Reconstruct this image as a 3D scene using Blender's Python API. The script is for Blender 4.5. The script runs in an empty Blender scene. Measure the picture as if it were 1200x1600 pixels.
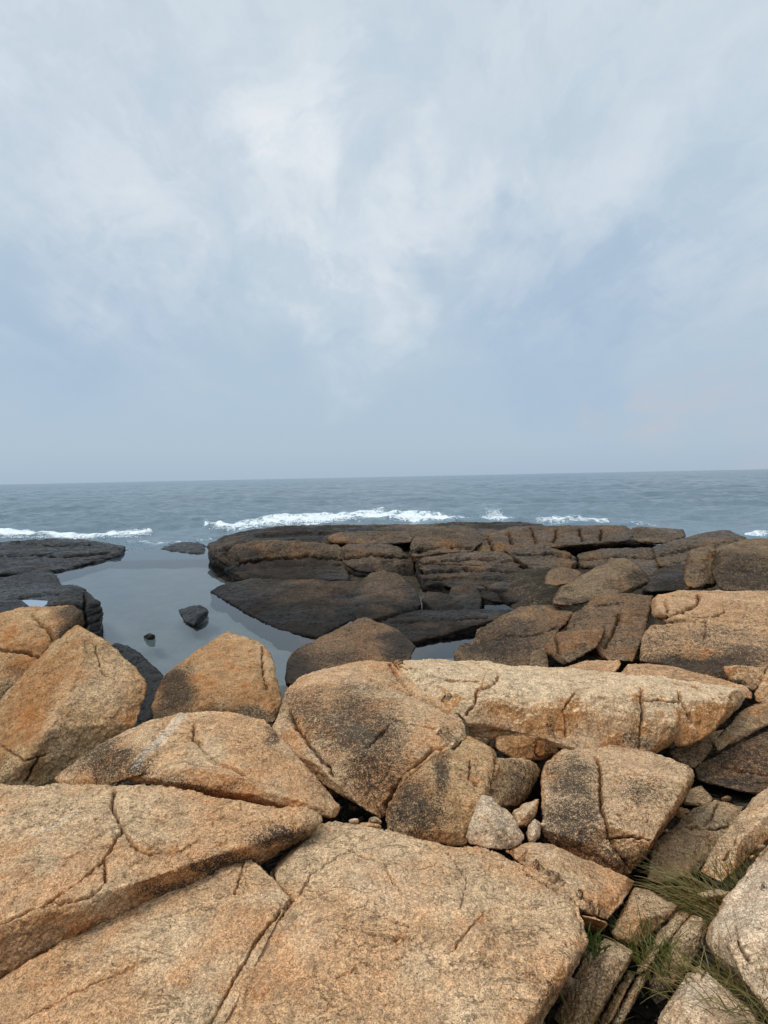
import bpy, bmesh, math, random
import numpy as np
from mathutils import Matrix, Vector
from mathutils.bvhtree import BVHTree

random.seed(7)
SC = bpy.context.scene
COL = SC.collection

# ------------------------------------------------------------------ camera
FPX = 900.0                      # focal length in pixels of the 1200 x 1600 frame
CAM = np.array([0.0, 0.0, 3.4])  # eye about 1.7 m above the slab, 3.4 m above the sea
PITCH = math.atan2(55, FPX)
ROLL = math.atan2(24, 1200)
F_ = np.array([0, math.cos(PITCH), -math.sin(PITCH)])
R0 = np.array([1.0, 0, 0]); U0 = np.array([0, math.sin(PITCH), math.cos(PITCH)])
R_ = math.cos(ROLL) * R0 - math.sin(ROLL) * U0
U_ = math.sin(ROLL) * R0 + math.cos(ROLL) * U0
cam = bpy.data.cameras.new('camera')
camo = bpy.data.objects.new('camera', cam); COL.objects.link(camo)
cam.sensor_fit = 'VERTICAL'; cam.sensor_height = 36.0; cam.lens = 36.0 * FPX / 1600.0
cam.clip_start = 0.05; cam.clip_end = 80000
camo.matrix_world = Matrix(((R_[0], U_[0], -F_[0], CAM[0]), (R_[1], U_[1], -F_[1], CAM[1]),
                            (R_[2], U_[2], -F_[2], CAM[2]), (0, 0, 0, 1)))
SC.camera = camo

def ray(px, py):
    return F_ * FPX + R_ * (px - 600.0) + U_ * (800.0 - py)
def pt(px, py, v):
    """photo pixel to a point: v > 0 is the distance ahead, v < 0 the height -v"""
    r = ray(px, py)
    return CAM + r * ((v / r[1]) if v > 0 else ((-v - CAM[2]) / r[2]))
def ptz(px, py, z):
    r = ray(px, py); return CAM + r * ((z - CAM[2]) / r[2])
def proj(P):
    q = P - CAM
    w = q @ F_
    return 600 + FPX * (q @ R_) / w, 800 - FPX * (q @ U_) / w

# ------------------------------------------------------------------ light
SC.view_settings.view_transform = 'Standard'
SC.view_settings.look = 'None'
SC.view_settings.exposure = 0.0
SC.view_settings.gamma = 1.0
SUN_EL, SUN_AZ = math.radians(60), math.radians(246)     # azimuth clockwise from +Y: behind, to the left
sd = Vector((math.sin(SUN_AZ) * math.cos(SUN_EL), math.cos(SUN_AZ) * math.cos(SUN_EL), math.sin(SUN_EL)))
sun = bpy.data.lights.new('sun', 'SUN'); sun.energy = 1.5; sun.angle = math.radians(14); sun.color = (1, .95, .87)
suno = bpy.data.objects.new('sun', sun); COL.objects.link(suno)
suno.rotation_euler = (-sd).to_track_quat('-Z', 'Y').to_euler()

class NT:
    """small helper to write node trees"""
    def __init__(s, tree): s.t = tree; s.n = tree.nodes; s.l = tree.links
    def new(s, kind, **kw):
        n = s.n.new(kind)
        for k, v in kw.items(): setattr(n, k, v)
        return n
    def put(s, sock, v):
        if v is None: return
        if isinstance(v, bpy.types.NodeSocket): s.l.new(v, sock)
        else:
            if isinstance(v, tuple) and len(v) == 3 and sock.type == 'RGBA': v = v + (1,)
            sock.default_value = v
    def math(s, op, a, b=None, c=None, clamp=False):
        n = s.new('ShaderNodeMath', operation=op, use_clamp=clamp)
        for i, v in enumerate((a, b, c)): s.put(n.inputs[i], v)
        return n.outputs[0]
    def vmath(s, op, a, b=None, scale=None):
        n = s.new('ShaderNodeVectorMath', operation=op)
        s.put(n.inputs[0], a); s.put(n.inputs[1], b)
        if scale is not None: s.put(n.inputs['Scale'], scale)
        return n.outputs['Value'] if op in ('DOT_PRODUCT', 'LENGTH') else n.outputs[0]
    def noise(s, vec, scale, detail=3.0, rough=.55, dist=0.0, color=False):
        n = s.new('ShaderNodeTexNoise'); s.put(n.inputs['Vector'], vec)
        n.inputs['Scale'].default_value = scale; n.inputs['Detail'].default_value = detail
        n.inputs['Roughness'].default_value = rough; n.inputs['Distortion'].default_value = dist
        return n.outputs['Color' if color else 'Fac']
    def mapr(s, v, a, b, c=0.0, d=1.0, smooth=True):
        n = s.new('ShaderNodeMapRange', interpolation_type='SMOOTHSTEP' if smooth else 'LINEAR')
        n.clamp = True
        for i, x in enumerate((v, a, b, c, d)): s.put(n.inputs[i], x)
        return n.outputs[0]
    def mix(s, f, a, b, blend='MIX'):
        n = s.new('ShaderNodeMix', data_type='RGBA', blend_type=blend)
        s.put(n.inputs['Factor'], f); s.put(n.inputs['A'], a); s.put(n.inputs['B'], b)
        for o in n.outputs:
            if o.type == 'RGBA': return o
    def _in(s): pass

# NodeMix has several sockets called A/B: fetch the colour ones
def _mixfix(self, f, a, b, blend='MIX'):
    n = self.n.new('ShaderNodeMix'); n.data_type = 'RGBA'; n.blend_type = blend
    self.put(n.inputs[0], f); self.put(n.inputs[6], a); self.put(n.inputs[7], b)
    return n.outputs[2]
NT.mix = _mixfix

world = bpy.data.worlds.new('World'); SC.world = world; world.use_nodes = True
def build_world():
    w = NT(world.node_tree); w.n.clear()
    out = w.new('ShaderNodeOutputWorld'); bg = w.new('ShaderNodeBackground')
    sky = w.new('ShaderNodeTexSky', sky_type='NISHITA'); sky.sun_disc = False
    sky.sun_elevation = SUN_EL; sky.sun_rotation = SUN_AZ
    sky.air_density = 1.0; sky.dust_density = 2.0
    tc = w.new('ShaderNodeTexCoord').outputs['Generated']
    sep = w.new('ShaderNodeSeparateXYZ'); w.put(sep.inputs[0], tc); x, y, z = sep.outputs
    zz = w.math('ADD', w.math('MAXIMUM', z, 0.0), .16)
    cu = w.new('ShaderNodeCombineXYZ'); w.put(cu.inputs[0], w.math('DIVIDE', x, zz)); w.put(cu.inputs[1], w.math('DIVIDE', y, zz))
    uv = cu.outputs[0]
    mp = w.new('ShaderNodeMapping'); w.put(mp.inputs[0], uv); mp.inputs['Rotation'].default_value = (0, 0, math.radians(12)); mp.inputs['Scale'].default_value = (1.8, .72, 1)
    uvs = mp.outputs[0]
    n1 = w.noise(uvs, .9, 6, .55, .25)
    n2 = w.noise(w.vmath('ADD', uvs, (7, 3, 1)), 2.2, 6, .58, .25)
    n3 = w.noise(w.vmath('ADD', uvs, (2, 9, 4)), .55, 4, .5, .3)
    # elevation gradient of the overcast layer
    ramp = w.new('ShaderNodeValToRGB'); w.put(ramp.inputs[0], w.mapr(z, -.02, .66, smooth=False))
    e = ramp.color_ramp.elements
    e[0].position = 0.0; e[0].color = (.385, .50, .62, 1)
    e[1].position = 1.0; e[1].color = (.63, .72, .79, 1)
    for p_, c_ in ((.10, (.435, .555, .67)), (.3, (.455, .58, .70)), (.55, (.51, .63, .735)), (.8, (.575, .685, .77))):
        k = e.new(p_); k.color = c_ + (1,)
    base = ramp.outputs[0]
    # warped direction for soft patches
    wn = w.noise(tc, 3.2, 5, .6, .3, color=True)
    wd = w.vmath('NORMALIZE', w.vmath('ADD', tc, w.vmath('SCALE', w.vmath('SUBTRACT', wn, (.5, .5, .5)), scale=.42)))
    def spot(px, py, r):
        d = ray(px, py); d = d / np.linalg.norm(d)
        return w.mapr(w.vmath('DOT_PRODUCT', wd, tuple(d)), math.cos(math.radians(r)), math.cos(math.radians(r * .1)))
    def total(lst):
        acc = None
        for px, py, r, a in lst:
            s_ = w.math('MULTIPLY', spot(px, py, r), a)
            acc = s_ if acc is None else w.math('ADD', acc, s_)
        return acc
    bright = total(((470, 195, 8, .75), (485, 265, 5, .45), (705, 300, 6.5, .65), (640, 375, 6, .35), (450, 425, 6, .85), (560, 395, 6, .3), (300, 300, 8, .25),
                    (420, 60, 9, .3), (1100, 120, 14, .2), (620, 240, 8, .2), (200, 130, 10, .3), (560, 490, 9, .3), (200, 400, 8, .3), (60, 60, 12, .25)))
    blue = total(((880, 500, 14, .75), (1000, 420, 13, .5), (100, 440, 13, .6), (130, 150, 9, .3), (300, 170, 7, .4), (760, 420, 8, .25), (590, 150, 6, .3), (160, 540, 12, .45), (900, 620, 10, .35)))
    pink = total(((1180, 668, 4, .45), (960, 688, 2.5, .6), (1080, 650, 3, .4), (1060, 682, 3, .45), (1180, 560, 10, .12)))
    c = w.mix(w.math('MULTIPLY', blue, .5, clamp=True), base, (.36, .49, .665))
    wisps = w.mapr(n2, .38, .72)
    c = w.mix(w.math('MULTIPLY', w.math('MULTIPLY', w.mapr(n1, .42, .68), w.mapr(z, .06, .3)), .42), c, (.60, .685, .76))
    c = w.mix(w.math('MULTIPLY', w.math('MULTIPLY', wisps, w.mapr(z, .1, .4)), .52), c, (.71, .775, .84))
    c = w.mix(w.math('MULTIPLY', w.math('MULTIPLY', w.mapr(n3, .5, .75), w.mapr(z, .04, .25)), .30), c, (.41, .53, .65))
    mot = w.noise(w.vmath('MULTIPLY', wd, (1, 1, 1.5)), 7.0, 5, .6)
    c = w.mix(w.math('MULTIPLY', w.math('MULTIPLY', w.mapr(mot, .46, .76), w.mapr(z, .08, .34)), .34), c, (.71, .775, .835))
    c = w.mix(w.math('MULTIPLY', w.math('MULTIPLY', w.mapr(mot, .54, .28), w.mapr(z, .08, .34)), .26), c, (.40, .53, .66))
    bm = w.math('MULTIPLY', bright, w.math('ADD', .22, w.math('MULTIPLY', w.math('ADD', wisps, w.mapr(mot, .36, .7)), .44)), clamp=True)
    c = w.mix(bm, c, (.81, .855, .90))
    c = w.mix(w.math('MULTIPLY', pink, w.math('ADD', .12, w.math('MULTIPLY', wisps, .35)), clamp=True), c, (.66, .53, .55))
    # unseen cloud overhead and around the sun, brightened to add light on the rocks
    sdv = w.vmath('DOT_PRODUCT', tc, tuple(sd))
    over = w.math('ADD', w.mapr(z, .66, .95, 0, 1.0), w.mapr(sdv, .55, 1.0, 0, 1.0))
    c = w.vmath('SCALE', c, scale=w.math('MULTIPLY', w.math('ADD', over, 1.0), 10.0))
    c = w.mix(.95, sky.outputs[0], c)
    w.put(bg.inputs[0], c); bg.inputs[1].default_value = 0.1
    w.l.new(bg.outputs[0], out.inputs[0])
build_world()

# ------------------------------------------------------------------ numpy noise
_rng = np.random.default_rng(3)
_perm = np.concatenate([_rng.permutation(256)] * 3)
_g = _rng.normal(size=(256, 3)); _g /= np.linalg.norm(_g, axis=1)[:, None]
def perlin(P):
    i = np.floor(P).astype(np.int64); f = P - i; i &= 255
    u = f * f * f * (f * (f * 6 - 15) + 10)
    r = 0
    for a in (0, 1):
        wa = u[:, 0] if a else 1 - u[:, 0]
        for b in (0, 1):
            wb = u[:, 1] if b else 1 - u[:, 1]
            for c in (0, 1):
                wc = u[:, 2] if c else 1 - u[:, 2]
                h = _perm[_perm[_perm[(i[:, 0] + a) & 255] + ((i[:, 1] + b) & 255)] + ((i[:, 2] + c) & 255)]
                g = _g[h]
                r = r + wa * wb * wc * (g[:, 0] * (f[:, 0] - a) + g[:, 1] * (f[:, 1] - b) + g[:, 2] * (f[:, 2] - c))
    return r * 1.5
def fbm(P, o=3, k=.5):
    r = 0; a = 1
    for j in range(o):
        r = r + a * perlin(P * (2.03 ** j) + 17.3 * j); a *= k
    return r
def sstep(x, a, b):
    t = np.clip((x - a) / (b - a), 0, 1); return t * t * (3 - 2 * t)

# ------------------------------------------------------------------ materials
def rock_mat(name, tan, pale, rust, dark=(.022, .02, .018), dark_base=-.25, sc=1.0, spec=.25, rough=.85, tide=None, bump=1.0, dark_rough=None, grain=1.0, orange=None, bleach_lit=.45):
    m = bpy.data.materials.new(name); m.use_nodes = True
    w = NT(m.node_tree); w.n.clear()
    out = w.new('ShaderNodeOutputMaterial'); b = w.new('ShaderNodeBsdfPrincipled')
    geo = w.new('ShaderNodeNewGeometry'); P = geo.outputs['Position']
    oi = w.new('ShaderNodeObjectInfo').outputs['Random']
    P0 = w.vmath('ADD', P, w.vmath('SCALE', (13.0, 7.0, 5.0), scale=oi))
    def attr(n):
        a = w.new('ShaderNodeAttribute', attribute_name=n); return a.outputs['Fac']
    n1 = w.noise(P0, 1.7 / sc, 5, .6, .4)
    n2 = w.noise(w.vmath('ADD', P0, (9, 2, 4)), 3.1 / sc, 5, .62, .5)
    n3 = w.noise(w.vmath('ADD', P0, (3, 8, 1)), 2.3 / sc, 5, .65, .2)
    n4 = w.noise(w.vmath('ADD', P0, (5, 5, 9)), 9.0 / sc, 4, .6)
    g1 = w.noise(P0, 62 / sc, 3, .7)
    g2 = w.noise(w.vmath('ADD', P0, (1, 7, 7)), 150 / sc, 2, .6)
    g3 = w.noise(w.vmath('ADD', P0, (8, 1, 2)), 38 / sc, 4, .75)
    c = w.mix(w.mapr(n1, .42, .60), tan, pale)
    c = w.mix(w.math('ADD', w.math('MULTIPLY', w.mapr(n2, .49, .66), .8), attr('rust'), clamp=True), c, rust)
    c = w.mix(w.math('MULTIPLY', attr('pale'), w.mapr(g3, .3, .6, .35, 1.0)), c, tuple(min(1, x * 1.25 + .06) for x in pale))
    c = w.mix(w.math('MULTIPLY', w.mapr(w.math('ADD', attr('pale'), w.math('MULTIPLY', w.math('SUBTRACT', g3, .5), 3.0)), 1.1, 1.9), .7), c, (.36, .33, .29))      # quartz veins
    # crystal grain
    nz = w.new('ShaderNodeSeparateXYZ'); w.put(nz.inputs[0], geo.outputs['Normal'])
    up = w.math('MULTIPLY', w.mapr(w.math('ADD', nz.outputs[2], w.math('MULTIPLY', w.math('SUBTRACT', n3, .5), .6)), .74, .98), bleach_lit)  # up-facing tops paler: weathering, and on the dark ledge painted light
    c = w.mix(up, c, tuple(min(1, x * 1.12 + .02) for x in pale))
    vo = w.new('ShaderNodeTexVoronoi'); w.put(vo.inputs['Vector'], P0); vo.inputs['Scale'].default_value = 250 / sc
    vs = w.new('ShaderNodeSeparateXYZ'); w.put(vs.inputs[0], vo.outputs['Color']); cell = vs.outputs[0]; cell2 = vs.outputs[1]
    v = w.math('MULTIPLY', w.mapr(g1, .32, .68, 1 - .30 * grain, 1 + .22 * grain), w.mapr(n4, .3, .7, .80, 1.16))
    v = w.math('MULTIPLY', v, w.mapr(cell, 0, 1, 1 - .36 * grain, 1 + .36 * grain, smooth=False))
    c = w.mix(w.math('MULTIPLY', w.mapr(cell2, .87, .91), .45 * grain), c, (.045, .034, .026))
    c = w.vmath('SCALE', c, scale=v)
    c = w.mix(w.math('MULTIPLY', w.mapr(g2, .60, .68), .38 * grain), c, (.05, .042, .035))
    c = w.mix(w.math('MULTIPLY', w.mapr(g2, .38, .30), .30 * grain), c, tuple(min(.8, x * 1.5 + .06) for x in pale))
    if orange:
        om = w.math('MULTIPLY', w.mapr(w.math('ADD', n3, w.math('MULTIPLY', g3, .5)), .70, .95), 1.0)
    # black lichen: grainy, patchy; the shade painted into cracks comes in here too
    lm = w.math('ADD', w.math('ADD', w.math('MULTIPLY', attr('stain'), 1.08), w.math('MULTIPLY', w.math('SUBTRACT', n3, .5), 1.3)), dark_base)
    lg = w.math('ADD', lm, w.math('MULTIPLY', w.math('SUBTRACT', g3, .5), 2.4))
    lg = w.math('ADD', lg, w.math('ADD', w.math('MULTIPLY', w.math('SUBTRACT', n4, .5), .8), w.math('ADD', w.math('MULTIPLY', w.math('SUBTRACT', g2, .5), 3.0), w.math('MULTIPLY', w.math('SUBTRACT', cell, .5), .5))))
    lich_shade = w.math('MULTIPLY', w.mapr(lg, .04, .66), .9)
    if tide:
        zs = w.new('ShaderNodeSeparateXYZ'); w.put(zs.inputs[0], P)
        tz = w.math('ADD', zs.outputs[2], w.math('MULTIPLY', w.math('SUBTRACT', n2, .5), tide[2]))
        lich_shade = w.math('MAXIMUM', lich_shade, w.math('MULTIPLY', w.mapr(tz, tide[1], tide[0]), .93))
    c = w.mix(lich_shade, c, dark)
    if orange:
        c = w.mix(om, c, orange)
    w.put(b.inputs['Base Color'], c)
    w.put(b.inputs['Roughness'], rough if dark_rough is None else w.mapr(n1, .35, .65, dark_rough, rough))
    b.inputs['Specular IOR Level'].default_value = spec
    h = w.math('ADD', w.math('MULTIPLY', g3, .9), w.math('ADD', w.math('MULTIPLY', g1, .5), w.math('MULTIPLY', n4, 1.6)))
    # fine weathering seams
    ns = w.noise(w.vmath('MULTIPLY', P0, (1.0, 1.9, 1.4)), 5.5 / sc, 6, .6, 1.0)
    seam = w.mapr(w.math('ABSOLUTE', w.math('SUBTRACT', ns, .5)), 0.0, .014)
    seam = w.math('MAXIMUM', seam, w.mapr(n2, .42, .60))
    h = w.math('ADD', h, w.math('MULTIPLY', seam, .9))
    c = w.mix(w.math('MULTIPLY', w.math('SUBTRACT', 1.0, seam), .45), c, (.045, .035, .026))
    bp = w.new('ShaderNodeBump'); bp.inputs['Strength'].default_value = .85; bp.inputs['Distance'].default_value = .011 * sc * bump
    w.put(bp.inputs['Height'], h); w.l.new(bp.outputs[0], b.inputs['Normal'])
    w.l.new(b.outputs[0], out.inputs[0])
    return m

M = {}
M['tan'] = rock_mat('tan_granite', (.43, .222, .098), (.49, .325, .185), (.42, .18, .065), dark_base=-.40, spec=.08, bleach_lit=.35)
M['honey'] = rock_mat('honey_granite', (.42, .205, .078), (.53, .375, .225), (.40, .17, .06), dark_base=-.34, spec=.08, bleach_lit=.85)
M['amber'] = rock_mat('amber_granite', (.355, .18, .074), (.45, .285, .145), (.35, .14, .045), dark_base=-.26, spec=.08, bleach_lit=.25)
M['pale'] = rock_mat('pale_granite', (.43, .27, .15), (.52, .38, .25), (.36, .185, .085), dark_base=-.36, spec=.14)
M['rose'] = rock_mat('rose_granite', (.37, .195, .085), (.49, .32, .18), (.31, .13, .045), dark_base=-.20, spec=.08, bleach_lit=.75)
M['brown'] = rock_mat('brown_granite', (.31, .165, .07), (.48, .29, .15), (.34, .13, .042), dark_base=-.12, sc=1.5, spec=.14, bleach_lit=.6)
M['drab'] = rock_mat('drab_granite', (.125, .076, .037), (.215, .142, .08), (.19, .088, .032), dark_base=-.02, sc=1.8, spec=.06, bleach_lit=.5)
M['umber'] = rock_mat('umber_rock', (.135, .074, .036), (.21, .135, .076), (.28, .115, .038), dark_base=.12, sc=1.8, spec=.07, dark_rough=.6, bleach_lit=.4)
M['dark'] = rock_mat('dark_ledge_rock', (.074, .046, .026), (.15, .104, .062), (.21, .096, .034), dark=(.007, .0066, .0066), dark_base=.26, sc=3.2, spec=.10, rough=.85, dark_rough=.33, tide=(.10, .60, .5), bump=.8, grain=1.2, bleach_lit=.5)  # tops paler in colour, standing in for the light on them
M['black'] = rock_mat('wet_black_rock', (.015, .0135, .0125), (.022, .020, .018), (.032, .024, .016), dark=(.007, .007, .0075), dark_base=.15, sc=2.6, spec=.12, rough=.42, dark_rough=.12, bump=.55, bleach_lit=0.0)
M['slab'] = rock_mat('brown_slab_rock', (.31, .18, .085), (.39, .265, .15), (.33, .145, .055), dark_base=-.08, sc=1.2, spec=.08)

# ------------------------------------------------------------------ rocks
def tag(o, label, cat, group=None, kind=None):
    o['label'] = label; o['category'] = cat
    if group: o['group'] = group
    if kind: o['kind'] = kind
    return o
ROCKS = {}
KVOX = 2.1
def polyd(x, y, line):
    best = np.full(x.shape, 1e9)
    for (x0, y0), (x1, y1) in zip(line[:-1], line[1:]):
        dx, dy = x1 - x0, y1 - y0; L2 = dx * dx + dy * dy + 1e-9
        t = np.clip(((x - x0) * dx + (y - y0) * dy) / L2, 0, 1)
        best = np.minimum(best, np.hypot(x - x0 - t * dx, y - y0 - t * dy))
    return best
def rock(key, name, label, cat, group, mat, hulls, t=.6, sm=8, amp=1.0, lay=0.0, cracks=(), stain=(), rust=(), pale=(), veins=(), tilt=(0, 0), vox=None, fine=1.0, chips=22, chip=1.0, foot=False):
    rnd = np.random.default_rng(abs(hash(key)) % 1000 if False else sum(ord(c) * (i + 3) for i, c in enumerate(key)))
    bm = bmesh.new(); allp = []
    for h in hulls:
        pts = [pt(*q) for q in h]
        px = np.array([q[:2] for q in h], float); cx, cy = px.mean(0)
        back = []
        for (x, y), p in zip(px, pts):
            xs, ys = cx + (x - cx) * .9, cy + (y - cy) * .9
            back.append(pt(xs, ys, p[1] + t))
        if foot:                                          # rocks standing in the water go on down to its floor
            back += [np.array([p[0], p[1], -.6]) for p in pts + back if p[2] < .5]
        allp += pts
        b2 = bmesh.new()
        vs = [b2.verts.new(Vector(p)) for p in pts + back]
        r = bmesh.ops.convex_hull(b2, input=vs)
        loose = [v for v in b2.verts if not v.link_faces]
        bmesh.ops.delete(b2, geom=loose, context='VERTS')
        # corners knocked off along flat planes
        Hs = np.array(pts); S_ = float(np.median((Hs.max(0) - Hs.min(0))[[0, 2]])); ctr = Vector(Hs.mean(0))
        for k in range(chips):
            b2.normal_update()
            vl = [v for v in b2.verts]
            v = vl[int(rnd.integers(len(vl)))]
            nn = v.normal + Vector(rnd.normal(size=3)) * .22; nn.normalize()
            co = v.co - nn * S_ * float(rnd.uniform(.012, .05)) * chip
            vol = abs(b2.calc_volume()); b3 = b2.copy()
            bmesh.ops.bisect_plane(b3, geom=b3.verts[:] + b3.edges[:] + b3.faces[:], plane_co=co, plane_no=nn, clear_outer=True)
            keep = [Vector(q.co) for q in b3.verts]
            b3.free(); b3 = bmesh.new()
            if len(keep) >= 8:
                bmesh.ops.convex_hull(b3, input=[b3.verts.new(q) for q in keep])
                bmesh.ops.delete(b3, geom=[q for q in b3.verts if not q.link_faces], context='VERTS')
                bmesh.ops.dissolve_limit(b3, angle_limit=.01, verts=b3.verts[:], edges=b3.edges[:])
                bmesh.ops.triangulate(b3, faces=b3.faces[:])
                b3.normal_update()
            if len(keep) >= 8 and abs(b3.calc_volume()) > vol * (1 - .010 * chip):
                b2.free(); b2 = b3
            else:
                b3.free()
        me2 = bpy.data.meshes.new('tmp'); b2.to_mesh(me2); b2.free(); bm.from_mesh(me2); bpy.data.meshes.remove(me2)
    allp = np.array(allp)
    dm = np.median(allp[:, 1])
    pxm = dm / FPX                                        # metres per photo pixel
    size = np.median(allp.max(0)[[0, 2]] - allp.min(0)[[0, 2]])
    L = max(allp.max(0) - allp.min(0)) * .8
    me = bpy.data.meshes.new(name); bm.to_mesh(me); bm.free()
    o = bpy.data.objects.new(name, me); COL.objects.link(o)
    md = o.modifiers.new('r', 'REMESH'); md.mode = 'VOXEL'; md.voxel_size = vox or max((1.4 if dm < 6 else 1.9) * pxm, .003)
    ms = o.modifiers.new('s', 'SMOOTH'); ms.iterations = sm; ms.factor = .5
    dg = bpy.context.evaluated_depsgraph_get()
    new = bpy.data.meshes.new_from_object(o.evaluated_get(dg)); o.modifiers.clear(); o.data = new; new.name = name
    bpy.data.meshes.remove(me)
    n = len(new.vertices)
    V = np.empty(n * 3, np.float32); new.vertices.foreach_get('co', V); V = V.reshape(-1, 3).astype(float)
    N = np.empty(n * 3, np.float32); new.vertex_normals.foreach_get('vector', N); N = N.reshape(-1, 3).astype(float)
    off = rnd.uniform(-50, 50, 3)
    P = V + off
    L0 = L; zx = allp[:, 2].max() - allp[:, 2].min(); L = max(min(L, 2.6 * zx), .38 * L)
    h = .030 * L * perlin(P / (.5 * L)) + .014 * L * perlin(P / (.2 * L) + 5)
    # flakes: thin sheets broken off along curved edges
    q = perlin(P / (.34 * L) + 9) + .45 * perlin(P / (.1 * L) + 3) + .16 * perlin(P / (.035 * L))
    st = sstep(q, -.02, .03) - .5
    st2 = sstep(perlin(P / (.17 * L) + 29) + .4 * perlin(P / (.05 * L) + 31), .12, .17)
    h += .010 * L * st + .006 * L * st2
    rid = 1 - np.abs(perlin(P / (.11 * L) + 13)); h += .006 * L * (rid ** 3 - .5)
    h *= amp
    # grain in pixel-sized steps
    h += fine * pxm * (1.5 * perlin(P / (14 * pxm)) + 1.0 * perlin(P / (6 * pxm) + 7) + .7 * perlin(P / (3.2 * pxm) + 3))
    if lay:                                             # bedding: layers that weather back
        ax = np.array([tilt[0], tilt[1], 1.0]); ax /= np.linalg.norm(ax)
        s = P @ ax + .06 * L * perlin(P / (.6 * L) + 40)
        per = lay * L
        ph = s / per + .35 * perlin(P / (.25 * L) + 70)
        fr = ph - np.floor(ph); lev = perlin(np.stack([np.floor(ph) * 3.7, np.floor(ph) * 1.3, np.zeros(n)], 1) + .37 + .02 * P)
        side = 1 - np.abs(N @ ax) ** 2
        h += side * (.05 * L * lev * .8 - .065 * L * np.exp(-((fr - .5) / .09) ** 2 / 2) * (.4 + .6 * sstep(perlin(P / (.4 * L) + 90), -.2, .3)))
    x, y = proj(V)
    front = (N * (V - CAM)).sum(1) < 0
    wob = np.stack([perlin(P / (9 * pxm)), perlin(P / (9 * pxm) + 50)], 1) * 3.2
    for cr in cracks:
        line, wd, dp = cr
        dd = polyd(x + wob[:, 0], y + wob[:, 1], line)
        var = .55 + .6 * (perlin(P / (30 * pxm) + 11) + .5)
        h -= front * 2.3 * dp * pxm * np.exp(-(dd / (wd * .68)) ** 2) * var
        dd2 = polyd(x + wob[:, 0] + 3, y + wob[:, 1] + 3, line)
        h -= front * dp * .22 * pxm * np.exp(-(dd2 / (wd * 3.2)) ** 2)
    V2 = V + N * h[:, None]
    new.vertices.foreach_set('co', V2.astype(np.float32).ravel())
    crk = np.zeros(n)
    for line, wd, dp in cracks:
        crk = np.maximum(crk, front * .85 * np.exp(-(polyd(x + wob[:, 0], y + wob[:, 1], line) / (wd * .55)) ** 2))
    def blob(lst):
        a = np.zeros(n)
        wx = 16 * perlin(P / (45 * pxm) + 21); wy = 16 * perlin(P / (45 * pxm) + 61)
        for cx, cy, rx, ry, s in lst:
            r = np.hypot((x + wx - cx) / rx, (y + wy - cy) / ry)
            a = np.maximum(a, s * sstep(-r, -1.45, -.25))
        return a * front
    for an, lst in (('stain', stain), ('rust', rust), ('pale', pale)):
        a = blob(lst) if lst else np.zeros(n)
        if an == 'stain': a = np.maximum(a, crk)       # cracks painted dark: lodged dirt and lichen, plus shade for the shallow grooves
        if an == 'pale':
            for line, wd, s in veins:
                a = np.maximum(a, front * s * np.exp(-(polyd(x + wob[:, 0], y + wob[:, 1], line) / wd) ** 4))
        at = new.attributes.new(an, 'FLOAT', 'POINT'); at.data.foreach_set('value', a.astype(np.float32))
    new.polygons.foreach_set('use_smooth', np.ones(len(new.polygons), bool))
    new.materials.append(M[mat]); new.update()
    # origin at the base of the rock
    c = Vector(((V2[:, 0].min() + V2[:, 0].max()) / 2, (V2[:, 1].min() + V2[:, 1].max()) / 2, V2[:, 2].min()))
    new.transform(Matrix.Translation(-c)); o.location = c
    tag(o, label, cat, group, 'thing'); ROCKS[key] = o
    return o

GB = 'pale boulders and slabs in the foreground'; GD = 'dark bedrock ledges by the sea'; GM = 'brown boulders on the right'; GS = 'small stones in the crevices'
GW = 'black wet rocks around the tide pool'; GX = 'broken slabs in the grassy crevice'

rock('S1', 'rock_slab', 'wide tan slab at left with forked crack and black-speckled front edge', 'rock slab', GB, 'tan',
  [[(-80,1222,-1.78),(130,1231,-1.76),(180,1230,-1.76),(250,1231,-1.76),(340,1247,-1.74),(430,1261,-1.72),(498,1273,-1.70),(504,1284,-1.68),(485,1300,2.82),
    (396,1298,-1.72),(292,1352,-1.74),(217,1378,-1.75),(150,1400,-1.745),(67,1420,-1.74),(-80,1470,-1.72),
    (408,1346,2.66),(312,1369,2.48),(233,1410,2.36),(137,1448,2.25),(83,1485,2.2),(0,1540,2.1),(-80,1585,2.0)]], t=.35, sm=2, amp=.9, chips=8, chip=.3,
  cracks=[([(179,1235),(175,1262),(192,1292),(162,1342),(125,1375),(62,1417),(12,1437),(-40,1455)],2.6,13),
          ([(192,1292),(208,1325),(233,1333),(258,1325),(275,1329),(308,1312)],2.2,8),
          ([(162,1342),(165,1383),(137,1404),(67,1419)],2.2,10)],
  stain=[(450,1305,75,22,1.0),(350,1350,85,22,.95),(270,1388,60,16,.7)], rust=[(60,1380,110,28,.35),(80,1480,120,40,.3),(330,1330,120,22,.25)],
  veins=[([(118,1268),(90,1288),(55,1300)],5,1.5)])
rock('S2', 'rock_slab', 'tan wedge slab at bottom left ending in a point below the speckled edge', 'rock slab', GB, 'tan',
  [[(375,1329,-1.64),(395,1343,-1.64),(453,1403,-1.62),(398,1465,-1.62),(328,1590,-1.60),(300,1700,-1.58),(-80,1700,-1.52),(-80,1580,-1.53),(0,1538,-1.56),(83,1483,-1.60),(137,1446,-1.60),(233,1408,-1.61),(312,1367,-1.62),(250,1500,-1.63)]],
  t=.35, sm=2, amp=.9, chips=8, chip=.3, cracks=[([(456,1403),(401,1467),(364,1533),(325,1602),(310,1640)],2.6,10),([(381,1346),(367,1396)],1.8,5),([(40,1590),(140,1540),(230,1500)],1.6,3)])
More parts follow.
